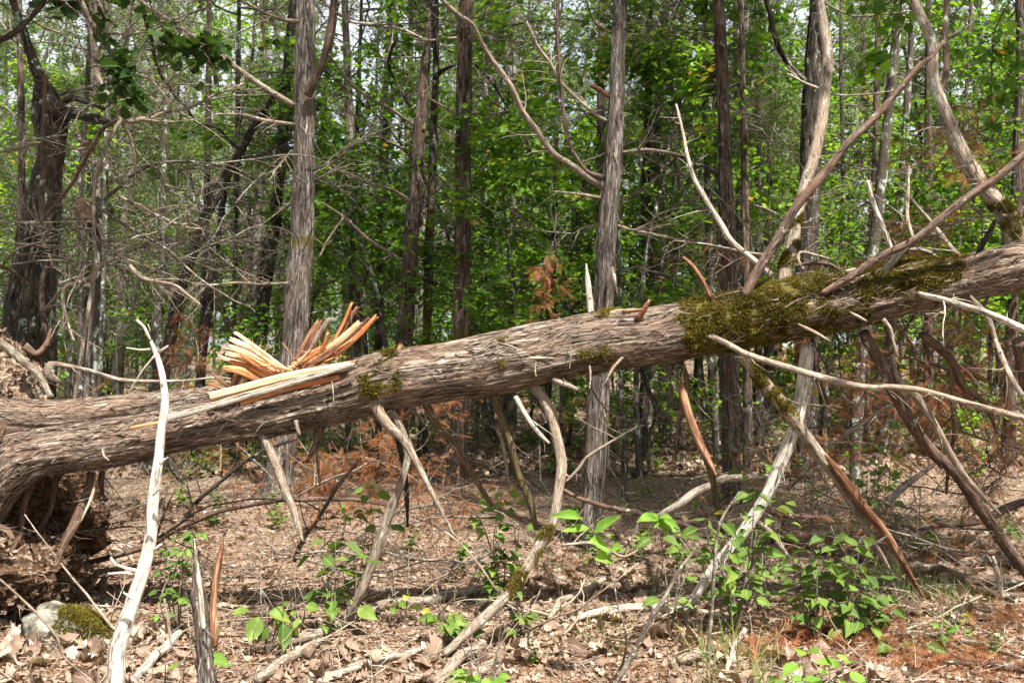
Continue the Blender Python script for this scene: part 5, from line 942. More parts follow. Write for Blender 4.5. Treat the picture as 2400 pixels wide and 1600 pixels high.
def floor_branches():
    rng = np.random.default_rng(44)
    L = [  # n, points, d (None: lies on the floor), material, twigs, moss, name, label
     (6, [(330, 895, 30), (560, 960, 34), (800, 1012, 36), (1000, 1060, 38), (1250, 1112, 42), (1600, 1160, 46)], None, 'brownlimb', 3, 0, 'fallen_branch', 'long reddish-brown fallen limb lying behind the seedlings at lower right'),
     (6, [(1275, 1045, 26), (1400, 1040, 40), (1600, 1052, 44)], None, 'limb', 8, 0, 'fallen_branch', 'short tan broken branch with snags at the right edge'),
     (6, [(1300, 1120, 24), (1350, 1165, 26), (1450, 1198, 26), (1600, 1192, 24)], None, 'brownlimb', 3, 0, 'fallen_branch', 'curved orange-brown branch just below the snagged tan branch at right'),
     (6, [(1425, 985, 10), (1450, 1060, 24), (1470, 1180, 20)], 5.3, 'pale', 0, 0, 'broken_stub', 'pale broken stub crossing the snagged tan branch at right'),
     (5, [(-300, 1420, 10), (-160, 1392, 34), (0, 1322, 34), (200, 1242, 34), (400, 1215, 34), (600, 1172, 34), (760, 1150, 30), (870, 1112, 26), (1000, 1072, 18), (1100, 1050, 10)], None, 'limb', 4, .0, 'fallen_branch', 'long gently bent grey-brown branch lying across the middle of the floor'),
     (5, [(1060, 1302, 16), (1150, 1275, 26), (1250, 1258, 28), (1440, 1252, 26), (1600, 1262, 22), (1850, 1290, 14)], None, 'pale', 4, 0, 'fallen_branch', 'bleached straight stick on the floor at the foot of the pale slanting limb'),
     (5, [(958, 1295, 18), (1010, 1222, 26), (1100, 1182, 24), (1210, 1112, 16)], None, 'limb', 2, .2, 'fallen_branch', 'short curved lichened stick right of the long curved log branch'),
     (5, [(-60, 1560, 18), (150, 1500, 24), (390, 1440, 20)], None, 'pale', 2, 0, 'fallen_branch', 'pale thin stick at the bottom, left of the middle seedling'),
     (5, [(430, 1600, 36), (560, 1490, 40), (650, 1418, 30)], None, 'limb', 1, 0, 'fallen_branch', 'thick short grey stick at the bottom under the middle seedling'),
     (5, [(600, 1580, 30), (680, 1520, 26), (720, 1470, 20)], None, 'limb', 1, .4, 'fallen_branch', 'lichened stub beside the thick short grey stick at the bottom'),
     (4, [(1180, 1590, 34), (1300, 1505, 34), (1470, 1405, 26)], None, 'limb', 1, .3, 'fallen_branch', 'mossy thick stick at the bottom, right of the split stake'),
     (4, [(600, 1600, 30), (720, 1480, 34), (850, 1340, 24)], None, 'pale', 3, .2, 'fallen_branch', 'lichened pale stick on the floor behind the split stake'),
     (4, [(240, 1060, 26), (500, 990, 26), (700, 930, 26), (800, 870, 28), (880, 830, 28), (1000, 780, 26), (1200, 738, 26), (1400, 722, 22), (1640, 730, 16), (1850, 760, 10)], 6.0, 'brownlimb', 14, 0, 'fallen_branch', 'dark bowed branch arching low behind the bleached leaning pole'),
     (4, [(820, 860, 14), (900, 740, 18), (1000, 650, 18), (1100, 570, 16), (1230, 490, 12), (1360, 450, 8)], 6.1, 'darktw', 10, 0, 'fallen_branch', 'dark thin branch rising to the right under the log, by the bleached pole'),
     (4, [(840, 640, 26), (800, 580, 30), (760, 500, 22)], 6.4, 'dark', 3, .4, 'fallen_branch', 'short dark mossy branch under the log behind the bleached pole'),
     (4, [(1350, 1010, 22), (1400, 900, 20), (1470, 800, 18), (1568, 640, 14), (1640, 560, 10)], 5.6, 'brownlimb', 6, 0, 'leaning_twig', 'thin twig leaning right from the tip of the first broken log branch'),
     (6, [(960, 290, 20), (800, 390, 22), (650, 510, 24), (560, 590, 24), (480, 680, 24)], 7.2, 'limb', 2, 0, 'fallen_branch', 'straight grey pole leaning to the right between the crossing limbs'),
     (6, [(1160, 560, 16), (1090, 610, 24), (1010, 665, 32), (895, 790, 36)], 7.4, 'pale', 3, 0, 'fallen_branch', 'pale short pole behind the split orange branch at right'),
     (6, [(-160, 830, 30), (0, 745, 40), (60, 700, 40), (130, 660, 38), (200, 635, 36), (290, 620, 32), (420, 618, 22)], 7.0, 'pale', 2, .35, 'fallen_branch', 'pale lichened log bending on the floor behind the pale slanting limb'),
     (6, [(450, 605, 20), (520, 618, 26), (590, 624, 16)], 7.0, 'oldsplit', 0, 0, 'split_stick', 'orange split stick poking right from behind the pale slanting limb'),
     (6, [(720, 1490, 10), (790, 1440, 12), (880, 1390, 16), (1000, 1366, 18), (1200, 1382, 18), (1400, 1430, 16), (1600, 1485, 12)], None, 'limb', 4, 0, 'fallen_branch', 'thin bent grey branch over the rusty needles at lower right'),
     (6, [(1070, 1492, 12), (1300, 1500, 16), (1600, 1545, 18)], None, 'brownlimb', 2, 0, 'fallen_branch', 'thin brown stick along the bottom right'),
     (6, [(300, 1320, 18), (240, 1430, 22), (200, 1545, 12)], None, 'pale', 0, 0, 'fallen_branch', 'short bleached stick at the bottom, left of the grass blades'),
     (6, [(-20, 1500, 30), (60, 1480, 34), (90, 1470, 24)], None, 'limb', 0, .2, 'fallen_branch', 'stubby grey chunk at the bottom below the pale slanting limb'),
     (6, [(640, 810, 22), (500, 800, 22), (380, 790, 18), (200, 830, 14)], 6.6, 'brownlimb', 5, 0, 'fallen_branch', 'low brown branch lying behind the big seedling clump'),
     (6, [(780, 820, 20), (1000, 850, 26), (1200, 840, 30), (1370, 820, 34), (1500, 760, 36), (1620, 720, 30)], 6.6, 'brownlimb', 10, 0, 'fallen_branch', 'brown limb lying level behind the crossing branches at right'),
     (6, [(300, 800, 16), (400, 870, 20), (450, 940, 18), (490, 990, 10)], 5.4, 'limb', 2, 0, 'leaning_twig', 'short forked stick crossing the big seedling clump'),
     (6, [(930, 590, 12), (870, 700, 14), (960, 760, 12), (900, 860, 10)], 6.6, 'limb', 8, 0, 'leaning_twig', 'wiry crooked twig behind the split orange branch'),
     (5, [(200, 965, 12), (350, 1000, 12), (600, 1010, 12), (700, 960, 10)], 6.2, 'twigm', 6, 0, 'fallen_branch', 'grey twig on the floor between the two long log branches'),
     (5, [(1010, 935, 10), (1150, 925, 14), (1300, 990, 12), (1400, 935, 8)], 6.2, 'limb', 4, 0, 'fallen_branch', 'lichened grey twig at the foot of the close reddish-brown cedar'),
     (5, [(1020, 680, 16), (1150, 740, 22), (1350, 790, 24), (1568, 840, 20), (1750, 900, 16)], 7.0, 'brownlimb', 6, 0, 'fallen_branch', 'reddish limb lying behind and right of the close cedar'),
     (4, [(60, 860, 16), (160, 960, 18), (330, 1060, 26), (560, 1040, 24), (760, 1010, 16)], 5.6, 'root', 4, 0, 'fallen_branch', 'brown branch lying in front of the dark root hollow'),
     (4, [(200, 1180, 10), (260, 1110, 14), (330, 1085, 16), (470, 1090, 12), (600, 1075, 8)], None, 'pale', 2, .2, 'fallen_branch', 'lichened grey twig above the mossy rock'),
     (4, [(-20, 1180, 20), (100, 1190, 22), (180, 1140, 18), (250, 1060, 12)], None, 'brownlimb', 2, 0, 'fallen_branch', 'brown stick left of the mossy rock'),
     (4, [(-20, 1450, 16), (60, 1370, 20), (170, 1280, 16), (200, 1200, 8)], None, 'pale', 1, 0, 'fallen_branch', 'pale stick leaning over the left side of the mossy rock'),
     (4, [(0, 1090, 10), (160, 1240, 13), (260, 1350, 13), (300, 1450, 12), (440, 1570, 10)], 4.1, 'limb', 2, 0, 'leaning_twig', 'thin grey twig crossing in front of the mossy rock'),
     (4, [(1570, 1560, 24), (1500, 1570, 20), (1450, 1600, 12)], None, 'pale', 0, 0, 'fallen_branch', 'pale stub at the very bottom left of the middle'),
     (2, [(-100, 1180, 8), (-60, 1100, 8), (10, 1000, 7)], 8.5, 'limb', 3, 0, 'leaning_twig', 'thin twig behind the palest cedar'),
     (4, [(790, 1420, 10), (775, 1290, 12), (755, 1180, 8)], 4.5, 'limb', 0, 0, 'leaning_twig', 'thin upright twig between the bleached pole and the split stake'),
    ]
    M['twigm'] = M['twig']
    for k, (n, pts, d, m, nt, mo, nm, lb) in enumerate(L):
        w = [q[2] for q in pts]
        if d is None: P3 = np.array([ground_at(*S(n, q[0], q[1])) for q in pts]); ds = P3[:, 1]
        else: P3 = TR(n, pts, d); ds = [d] * len(pts)
        r = np.array([max(.002, WR(n, a, dd)) for a, dd in zip(w, ds)]) * (1.3 if d is None else 1)
        if d is None: P3[:, 2] += r * .95 + .016
        g = np.random.default_rng(600 + k); mb = MB(); c = cr(np.c_[P3, r], .10); c[1:-1, :3] += g.normal(0, .3, (len(c) - 2, 3)) * c[1:-1, 3:4] * .7
        c[:, 2] = np.maximum(c[:, 2], gz(c[:, 0], c[:, 1]) + c[:, 3] * .8 + .006)
        st = stem(mb, c[:, :3], c[:, 3], .02, 14, .0022, k + 60, True, 1.3, .12, mo)
        if r.max() > .01: shreds(mb, st, 40, g, (.02, .09), (.002, .008), .006, .4)
        if nt: twigs(mb, st['p'], st['r'], nt, .45, g, 1, .9, 0, .1)
        o = obj(nm, mb.mesh(nm, M[m])); tag(o, lb, 'branch', 'broken branches lying about')
    # dead brushy boughs: low tangles under the log and at the right
    def bough(sx, sy, d, ang, Lx, nt, label, mat='twig', seed=0, rust=0, up=.2, lv=1):
        g = np.random.default_rng(700 + seed); p0 = P(sx, sy, d); p0[2] = max(p0[2], float(gz(p0[0], p0[1])) + .02); w = wander(p0, [math.cos(ang), g.normal(0, .3), math.sin(ang)], Lx, 12, g, .35, up); w[:, 2] = np.maximum(w[:, 2], gz(w[:, 0], w[:, 1]) + .01)
        r = np.linspace(.008, .0015, 12); mb = MB(); mb.line(w, r, 7); tips = []; twigs(mb, w, r, nt, Lx * .42, g, lv, .9, 0, .05, tips)
        t = thing('dead_bough', label, 'bough', w[0], 'dead brushy boughs'); obj('branch', mb.mesh('branch', M[mat]), t)
        if rust:
            fb = MB(); a = np.array([x[[0, -1]] for x in tips]); rep = np.repeat(a, rust, axis=0); s = g.uniform(0, 1, (len(rep), 1)); q = rep[:, 0] + (rep[:, 1] - rep[:, 0]) * s
            leaves(fb, q, nrm(rep[:, 1] - rep[:, 0]) + g.normal(0, .45, q.shape) - [0, 0, .5], rdir(g, len(q)), g.uniform(.04, .10, len(q)), 'frond', g, .7, .7)
            obj('foliage', fb.mesh('foliage', M['rust'], False), t)
    BG = [(700, 1160, 6.6, .5, 1.5, 22, 'rusty dead cedar bough hanging under the log, left of the two crossed log branches', 5, .1), (1010, 1150, 7.0, 2.6, 1.4, 24, 'rusty dead cedar bough low behind the crossed log branches', 5, .1), (880, 1210, 6.4, .2, 1.6, 20, 'rusty dead bough sprawling on the floor under the splinters', 4, 0),
          (650, 1140, 7.3, 2.3, 1.3, 18, 'rust-tipped bough behind the bleached pole', 3, .1), (440, 900, 7.6, 1.0, .7, 10, 'small rusty spray sticking up behind the log beside the bleached pole', 5, .2), (1300, 560, 7.0, -1.35, .8, 12, 'rusty dead cedar spray dangling left of the close reddish-brown cedar', 6, -.5),
          (2330, 900, 6.6, 2.9, 1.6, 24, 'dark rusty bough tangle at the right edge below the log', 3, -.1), (2390, 1050, 6.4, 2.8, 1.5, 24, 'rust-tipped bough tangle above the fallen limb at right', 2, -.1), (2250, 1010, 7.2, 2.4, 1.3, 20, 'twiggy bough behind the two long slanting limbs', 1, 0),
          (2390, 500, 6.4, 2.9, 1.4, 22, 'rusty dead foliage bough hanging above the log at the right edge', 5, -.3), (2330, 330, 6.8, 2.6, 1.3, 18, 'rust-tinged bough high at the right edge', 4, -.4), (2390, 660, 6.2, 3.0, 1.0, 18, 'brown wiry bough just above the right end of the log', 3, -.2), (1560, 560, 7.3, -.2, 1.1, 14, 'rust-tipped bough reaching right from the close reddish-brown cedar', 2, -.2),
          (1990, 880, 7.4, -1.3, .5, 10, 'small rusty spray dangling under the log between the slanting limbs', 6, -.6), (2100, 1230, 6.2, 2.9, 1.4, 26, 'low twig pile behind the split orange branch', 0, 0), (2350, 1240, 6.0, 2.9, 1.7, 26, 'wiry grey twig pile at the lower right', 1, 0), (1900, 1180, 6.6, .3, 1.6, 22, 'sparse twigs on the floor between the pale limb and split branch', 0, 0),
          (2250, 1290, 5.7, 2.8, 1.1, 20, 'tangle of thin twigs above the long fallen limb at right', 0, 0), (1580, 1120, 7.2, .1, 1.5, 18, 'bare twigs lying behind the close reddish-brown cedar', 1, 0), (620, 1290, 5.4, .1, 1.5, 18, 'bare twigs lying behind the split stake', 0, 0), (900, 1310, 5.3, 3.0, 1.3, 16, 'bare twigs on the floor right of the split stake', 0, 0), (1200, 1230, 5.9, 2.9, 1.6, 16, 'bare twigs on the floor below the middle of the log', 0, 0), (330, 1270, 5.5, .2, 1.2, 20, 'brown twigs in front of the root hollow', 1, 0),
          (2380, 1120, 6.3, 2.9, 1.5, 26, 'dark snarl of twigs at the right edge just under the slanting limb', 2, 0), (2300, 950, 7.0, -.6, 1.3, 22, 'dark brushy bough drooping right behind the lichened slanting limb', 3, -.3), (2200, 850, 7.4, -1.0, 1.2, 20, 'dark bough hanging under the right part of the log', 2, -.4), (2390, 800, 6.8, 3.4, 1.4, 24, 'dark rusty bough just under the log end', 4, -.2), (2340, 1180, 6.6, 2.7, 1.3, 24, 'dark wiry heap above the level brown limb at right', 1, .1), (2150, 1050, 7.6, .3, 1.4, 22, 'dark thin brush between the two long slanting limbs', 1, 0),
          (60, 1180, 5.5, .3, .9, 16, 'dark root-like brush in the hollow under the log', 1, 0), (120, 1260, 5.3, .1, 1.1, 18, 'dark brush in front of the root hollow', 1, 0), (1450, 1010, 8.6, .2, 1.6, 18, 'dark brush on the far floor right of the close cedar', 1, .1), (1850, 1000, 8.2, .2, 1.6, 18, 'dark brush on the far floor left of the pale limb top', 1, .1), (1150, 1000, 8.8, .2, 1.5, 16, 'dark brush on the far floor behind the curved branch', 1, .1),
          (160, 700, 7.0, .5, 1.4, 14, 'bare grey brush in front of the gnarled tree', 0, .2), (30, 620, 6.6, .1, 1.6, 14, 'bare curling brush at the left edge', 0, .1), (350, 640, 7.2, .3, 1.6, 14, 'bare brush between the gnarled tree and the dead sapling', 0, .1), (600, 650, 7.8, 2.9, 1.5, 20, 'bare brush left of the palest cedar', 0, .2), (300, 180, 7.0, .1, 2.0, 12, 'bare brush high in the upper left', 0, 0), (650, 220, 8.2, 3.0, 1.9, 14, 'bare brush high up left of the palest cedar', 0, 0), (60, 330, 6.8, .2, 1.7, 12, 'bare brush beside the knot of the gnarled tree', 0, 0),
          (200, 60, 7.0, -.3, 1.8, 12, 'bare brush hanging from the top left', 0, 0), (420, 400, 7.2, .2, 1.7, 14, 'bare brush right of the crooked grey tree', 0, 0), (1700, 80, 9.5, 2.9, 2.0, 22, 'dark brush high up right of the close cedar', 0, 0), (1500, 60, 9.5, .1, 2.0, 22, 'dark brush at the top right of the close cedar', 0, 0), (1200, 60, 9.8, .2, 2.0, 22, 'dark brush at the top middle', 0, 0), (850, 60, 9.6, .2, 2.0, 22, 'dark brush high up right of the palest cedar', 0, 0)]
    for k, (sx, sy, d, a, Lx, nt, lb, ru, up) in enumerate(BG): bough(sx, sy, d, a, Lx, nt, lb, 'darktwig' if 'dark' in lb or 'brown' in lb or k in (6, 7, 11) else 'twig', k, ru, up, 1)
    # bleached pole leaning close to the camera
    pts = [(455, 1700, 84), (500, 1568, 78), (545, 1400, 72), (600, 1230, 66), (650, 1060, 58), (682, 900, 54), (705, 720, 50), (728, 560, 46), (745, 420, 42), (755, 300, 38), (757, 180, 34), (732, 90, 30), (712, 40, 24), (692, -5, 14)]
    d = 3.35; P3 = TR(4, pts, d, 3.5); r = [WR(4, q[2], d) for q in pts]; b = P3[0] + (P3[0] - P3[1]) * 1.2; b[2] = float(gz(b[0], b[1])) - .03
    t = thing('dead_sapling_pole', 'bleached bare dead pole leaning in front of the log at left', 'dead sapling', b)
    g = np.random.default_rng(3); mb = MB(); c = cr(np.c_[np.vstack([b, P3]), [r[0]] + r], .08); c[1:-1, :3] += g.normal(0, .2, (len(c) - 2, 3)) * c[1:-1, 3:4]; st = stem(mb, c[:, :3], c[:, 3], .012, 28, .0018, 5, True, 1.2, .14)
    for (x, y, q) in ((700, 700, 1), (612, 1180, -1), (735, 560, 1)):
        p = TR(4, [(x, y), (x + 1, y)], d - .03)[0]; e = p + np.array([.030 * q, -.008, .022]); mb.line(np.array([p, (p + e) / 2, e]), [.008, .005, .002], 8)
    obj('trunk', mb.mesh('trunk', M['bleached']), t)
    for k, q in enumerate([[(700, 965, 16), (725, 945, 14), (742, 930, 12)], [(632, 1052, 14), (580, 1040, 12), (535, 1025, 10), (508, 992, 10)], [(525, 1068, 4), (560, 1062, 7), (610, 1068, 8)], [(690, 36, 10), (640, 38, 8), (580, 28, 6)], [(728, 48, 14), (750, 36, 12), (772, 20, 8)], [(692, 0, 12), (660, -70, 12), (628, -100, 10)], [(668, -30, 8), (690, -50, 6), (680, -80, 4)], [(590, 240, 3), (650, 140, 6), (715, 60, 8)]]):
        me, _ = limb_mesh('branch', 4, q, 3.42, 3.4, 'bleached', 40 + k, g, 0, knots=False, N=10, bark_=.0008); obj('branch', me, t)
    # split stake
    d = 3.55; t = thing('split_stake', 'snapped upright stem with two sharp split prongs, at the bottom left', 'stump', ground_at(500, 1600 + 120))
    a = [(955, 1680, 84), (950, 1568, 80), (935, 1400, 70), (925, 1280, 66), (910, 1170, 56), (905, 1080, 34), (898, 980, 18), (890, 900, 4)]; b = [(985, 1400, 34), (985, 1300, 44), (980, 1200, 34), (990, 1100, 34), (1008, 1000, 26), (1020, 940, 14), (1028, 896, 3)]
    P3 = TR(4, a, d); f = P3[0] + (P3[0] - P3[1]) * 2.0; f[2] = float(gz(f[0], f[1])) - .05; mb = MB(); st = stem(mb, np.vstack([f, P3]), [WR(4, 92, d)] + [WR(4, q[2], d) for q in a], .01, 36, .003, 8, True, 1.2, .14); shreds(mb, st, 140, g, (.02, .1), (.003, .01), .012, .5); obj('stem', mb.mesh('stem', M['cedar']), t)
    P3 = TR(4, b, d + .01, d - .01); mb = MB(); stem(mb, P3, [WR(4, q[2], d) for q in b], .008, 26, .004, 9, True, 1.6, .35); obj('prong', mb.mesh('prong', M['oldsplit']), t)
    P3 = TR(4, [(935, 1320, 30), (918, 1150, 34), (906, 1040, 18), (893, 905, 4)], d - .022, d - .01); mb = MB(); stem(mb, P3, [WR(4, q, d) for q in (20, 26, 16, 3)], .01, 16, .002, 10, True, 1.2, .2); obj('prong', mb.mesh('prong', M['pale']), t)
    # mossy rock
    c = ground_at(163, 1500); u = np.linspace(0, np.pi, 60)[:, None]; v = np.linspace(0, 2 * np.pi, 90, endpoint=False)[None]; dv = np.stack([np.sin(u) * np.cos(v), np.sin(u) * np.sin(v), np.cos(u) + 0 * v], -1)
    ff = 1 + .30 * fbm(dv * 1.7 + 4, 4, 5) + .04 * fbm(dv * 8, 3, 6); c = c + [0, .05, .0]; rad = np.array([.25, .2, .14]) * np.array([1, 1, 1]); vv = c + dv * rad * ff[..., None]; vv[..., 2] += .05 * np.clip(-(vv[..., 0] - c[0]) / .15, -1, 1)
    i = np.arange(59)[:, None] * 90; j = np.arange(90); j2 = (j + 1) % 90; fcs = [np.stack([i + j, i + 90 + j, i + 90 + j2, i + j2], -1).reshape(-1, 4)]
    t = thing('mossy_rock', 'pale lichened rock half cushioned in olive moss, at the lower left', 'rock', (c[0], c[1], float(gz(c[0], c[1])))); st_ = obj('stone', mesh_from('stone', vv.reshape(-1, 3), fcs, M['stone'], vv.reshape(-1, 3)), t)
    V_ = vv.reshape(-1, 3); nv = nrm(V_ - c); m = (V_[:, 0] - c[0] + .09 * fbm(V_ * 9, 3, 7) + .25 * (c[2] + .06 - V_[:, 2]) > -.06) & (V_[:, 2] > c[2] - .08); ids = g.choice(np.where(m)[0], 9000); q = V_[ids] + g.normal(0, .005, (9000, 3)); mb = MB()
    for _ in range(3): leaves(mb, q + g.normal(0, .003, q.shape), nv[ids] + g.normal(0, .5, q.shape), rdir(g, 9000), g.uniform(.009, .022, 9000), 'sliver', g, .3, tint=np.clip(g.normal(.7, .2, 9000), 0, 1))
    q = np.c_[c[0] + g.normal(0, .26, 150), c[1] - np.abs(g.normal(.05, .18, 150)) - .12]; q = V3(q[:, 0], q[:, 1], gz(q[:, 0], q[:, 1]) + .02); lm = MB(); leaves(lm, q, rdir(g, 150) * [1, 1, .5], nrm(g.normal(0, .6, q.shape) + [0, 0, 1]), g.uniform(.03, .09, 150), 'oak', g, 1.1, 1.2); tag(obj('leaves_round_rock', lm.mesh('leaves_round_rock', M['litter'])), 'dead leaves banked against the mossy rock', 'dead leaves', None, 'stuff')
    o = obj('moss', mb.mesh('moss', M['moss'], False), st_); o['kind'] = 'stuff'
floor_branches()
exec_marks['floor'] = time.time() - T0

# ------------------------------------------------------------------ seedlings and single leaves
def seedling(base, tops, leaf, label, rng, mat='leafnear', nlv=6, wid=1.0, cat='seedling', name='leafy_seedling', group='seedlings in front of and under the log', trip=True, droop=.3, kind='full'):
    t = thing(name, label, cat, base, group); mb = MB(); lf = MB()
    for tp in tops:
        tp = np.asarray(tp, float); mid = (base + tp) / 2 + rng.normal(0, .03, 3); c = cr(np.array([base, mid, tp]), .03); mb.line(c, np.linspace(.0045, .002, len(c)), 6); K = len(c)
        for s in np.linspace(.45, 1.0, max(1, int(nlv * (.6 if wid > .97 else 1.3)))):
            k = int(s * (K - 1)); a = rng.uniform(0, 6.28)
            for sg in (0, math.pi) if s < .99 else (0, 2.1, 4.2):
                dr = np.array([math.cos(a + sg), math.sin(a + sg) * .9, rng.uniform(-.1, .35)]); L = leaf * rng.uniform(.2, .7); pe = c[k] + nrm(dr) * L
                mb.line(np.array([c[k], (c[k] + pe) / 2 + [0, 0, .006], pe]), [.0017, .0015, .0012], 4)
                ds = [dr] if not trip else [dr, dr + np.cross(dr, [0, 0, 1]) * 1.1, dr - np.cross(dr, [0, 0, 1]) * 1.1]
                for dd in ds:
                    nn = nrm(rng.normal(0, .35, 3) + [0, -.35, 1]); leaves(lf, pe[None], nrm(dd + np.array([0, 0, -droop]) * rng.uniform(.3, 1.6))[None], nn[None], leaf * rng.uniform(.7, 1.35), kind, rng, wid * rng.uniform(.9, 1.15), .35)
    obj('stem', mb.mesh('stem', M['twig']), t); obj('leaves', lf.mesh('leaves', M[mat], True), t)
def build_seedlings():
    rng = np.random.default_rng(66)
    def sd(n, bx, by, d, tops, leaf, lb, **k):
        b = P(*S(n, bx, by), d); b[2] = float(gz(b[0], b[1])); seedling(b, [P(*S(n, x, y), d + rng.normal(0, .06)) for x, y in tops], leaf, lb, rng, **k)
    sd(4, 820, 1080, 5.0, [(770, 960), (850, 900), (900, 880), (800, 1020), (840, 960)], .045, 'small glossy-leaved seedling between the bleached pole and split stake', nlv=5)
    sd(4, 1230, 1220, 4.8, [(1150, 1020), (1200, 950), (1280, 1080), (1180, 1100)], .10, 'seedling with drooping yellow-green leaves right of the split stake', nlv=3, trip=False, droop=.9)
    sd(4, 1370, 1180, 5.0, [(1340, 980), (1300, 1060), (1400, 1120), (1350, 1080)], .085, 'round-leaved seedling below the first broken log branch', nlv=3, trip=False)
    sd(4, 1530, 1180, 5.1, [(1540, 920), (1470, 980), (1560, 1060), (1500, 1160), (1640, 1010)], .09, 'broad dark-leaved seedling left of the long grey log branch', nlv=4, trip=False, mat='leafnear')
    sd(4, 800, 1640, 3.75, [(760, 1470), (850, 1420), (700, 1500), (870, 1500), (740, 1540)], .075, 'bright seedling at the bottom, left of the split stake', nlv=2, trip=False, mat='leafbright')
    sd(4, 930, 1250, 4.3, [(940, 1110), (860, 1220), (950, 1190)], .085, 'light green leaves peeping out behind the split stake', nlv=2, trip=False, mat='leafbright')
    sd(5, 60, 960, 5.7, [(20, 820), (120, 780), (200, 850), (60, 940), (130, 700)], .09, 'dark leafy seedling behind the long grey log branch', nlv=4, trip=False)
    sd(5, 290, 1080, 5.3, [(240, 960), (310, 950), (350, 1060), (220, 1040)], .08, 'seedling just right of the long grey log branch', nlv=3, trip=False)
    sd(5, 740, 1010, 5.6, [(740, 690), (640, 820), (720, 790), (820, 850), (780, 750), (700, 880), (770, 960), (820, 1010), (660, 860)], .085, 'tall broad-leaved seedling standing left of the long curved log branch', nlv=4, trip=False)
    sd(5, 500, 1230, 4.9, [(420, 1050), (500, 1080), (440, 1130), (520, 1140), (620, 1180)], .07, 'light seedling on the floor left of the long curved branch', nlv=3, trip=True)
    sd(5, 660, 1480, 4.0, [(560, 1320), (600, 1290), (760, 1280), (640, 1380), (780, 1360), (560, 1410), (700, 1440), (740, 1250)], .075, 'bright fresh seedling at the bottom middle', nlv=2, trip=False, mat='leafbright')
    sd(5, 820, 1230, 5.0, [(800, 1150), (880, 1160), (840, 1210)], .06, 'tiny seedling right of the long curved branch', nlv=2)
    sd(5, 1300, 1480, 4.3, [(1110, 815), (1255, 930), (1200, 920)], .0, 'x') if False else None
    # wiry seedling with long narrow leaves
    b = ground_at(*S(5, 1290, 1490)); b2 = [P(*S(5, x, y), 4.35) for x, y in [(1310, 1360), (1265, 1190), (1250, 1060), (1225, 960), (1170, 880), (1100, 815)]]
    t = thing('narrow_leaved_seedling', 'wiry stem with a few long narrow bright leaves, in front of the close cedar', 'seedling', b); mb = MB(); c = cr(np.vstack([b, b2]), .03); mb.line(c, np.linspace(.0065, .002, len(c)), 7); obj('stem', mb.mesh('stem', M['twig']), t); lf = MB()
    for (x0, y0, x1, y1, w_) in [(1100, 815, 975, 785, .62), (1100, 815, 1110, 800, .5), (1140, 855, 1015, 862, .5), (1160, 880, 1275, 790, .62), (1225, 950, 1150, 905, 1.3), (1235, 960, 1275, 935, 1.2), (1240, 1000, 1180, 985, 1.2)]:
        p, e = P(*S(5, x0, y0), 4.33), P(*S(5, x1, y1), 4.25); leaves(lf, p[None], nrm(e - p)[None], nrm(np.array([rng.normal(0, .2), -.7, .8]))[None], np.linalg.norm(e - p), 'full', rng, w_, .2)
    obj('leaves', lf.mesh('leaves', M['leafbright']), t)
    b = ground_at(*S(6, -120, 1150)); e = P(*S(5, 1455, 815), 4.5); t = thing('star_leaved_seedling', 'seedling topped by a star of long yellow-green leaves, middle right', 'seedling', b); mb = MB(); c = cr(np.array([b, (b + e) / 2 + [.03, 0, 0], e]), .04); mb.line(c, np.linspace(.004, .002, len(c)), 6); obj('stem', mb.mesh('stem', M['twig']), t); lf = MB()
    for (x1, y1) in [(1368, 805), (1400, 790), (1555, 850), (1510, 795), (1500, 888), (1540, 870), (1440, 850), (1420, 780)]:
        q = P(*S(5, x1, y1), 4.45 + rng.normal(0, .04)); leaves(lf, e[None], nrm(q - e)[None], np.array([[0, -.6, .8]]), np.linalg.norm(q - e), 'full', rng, .7, .2)
    obj('leaves', lf.mesh('leaves', M['leafbright']), t)
    # grey wiry sapling stems near the camera
    for pts, d, lb in (([(1250, 1600, 22), (1290, 1520, 24), (1330, 1450, 24), (1400, 1320, 22), (1448, 1235, 22), (1500, 1150, 18), (1545, 1060, 18), (1575, 1020, 14), (1640, 930, 8)], 4.15, 'crooked bare grey stem rising at the bottom, right of the middle'), ([(1690, 1360, 18), (1700, 1250, 18), (1705, 1150, 16), (1712, 1050, 14), (1725, 900, 12), (1755, 800, 12), (1830, 690, 6)], 4.7, 'thin straight grey stem rising through the big seedling clump')):
        P3 = TR(5, pts, d); f = P3[0].copy(); f[2] = float(gz(f[0], f[1])); mb = MB(); st = stem(mb, np.vstack([f, P3]) if f[2] < P3[0][2] - .02 else P3, ([WR(5, pts[0][2], d)] if f[2] < P3[0][2] - .02 else []) + [WR(5, q[2], d) for q in pts], .02, 10, .001, 4, True, 1.5, .1); twigs(mb, st['p'], st['r'], 8, .25, rng, 0, .9, 0, .3); tag(obj('bare_stem', mb.mesh('bare_stem', M['twig'])), lb, 'stem')
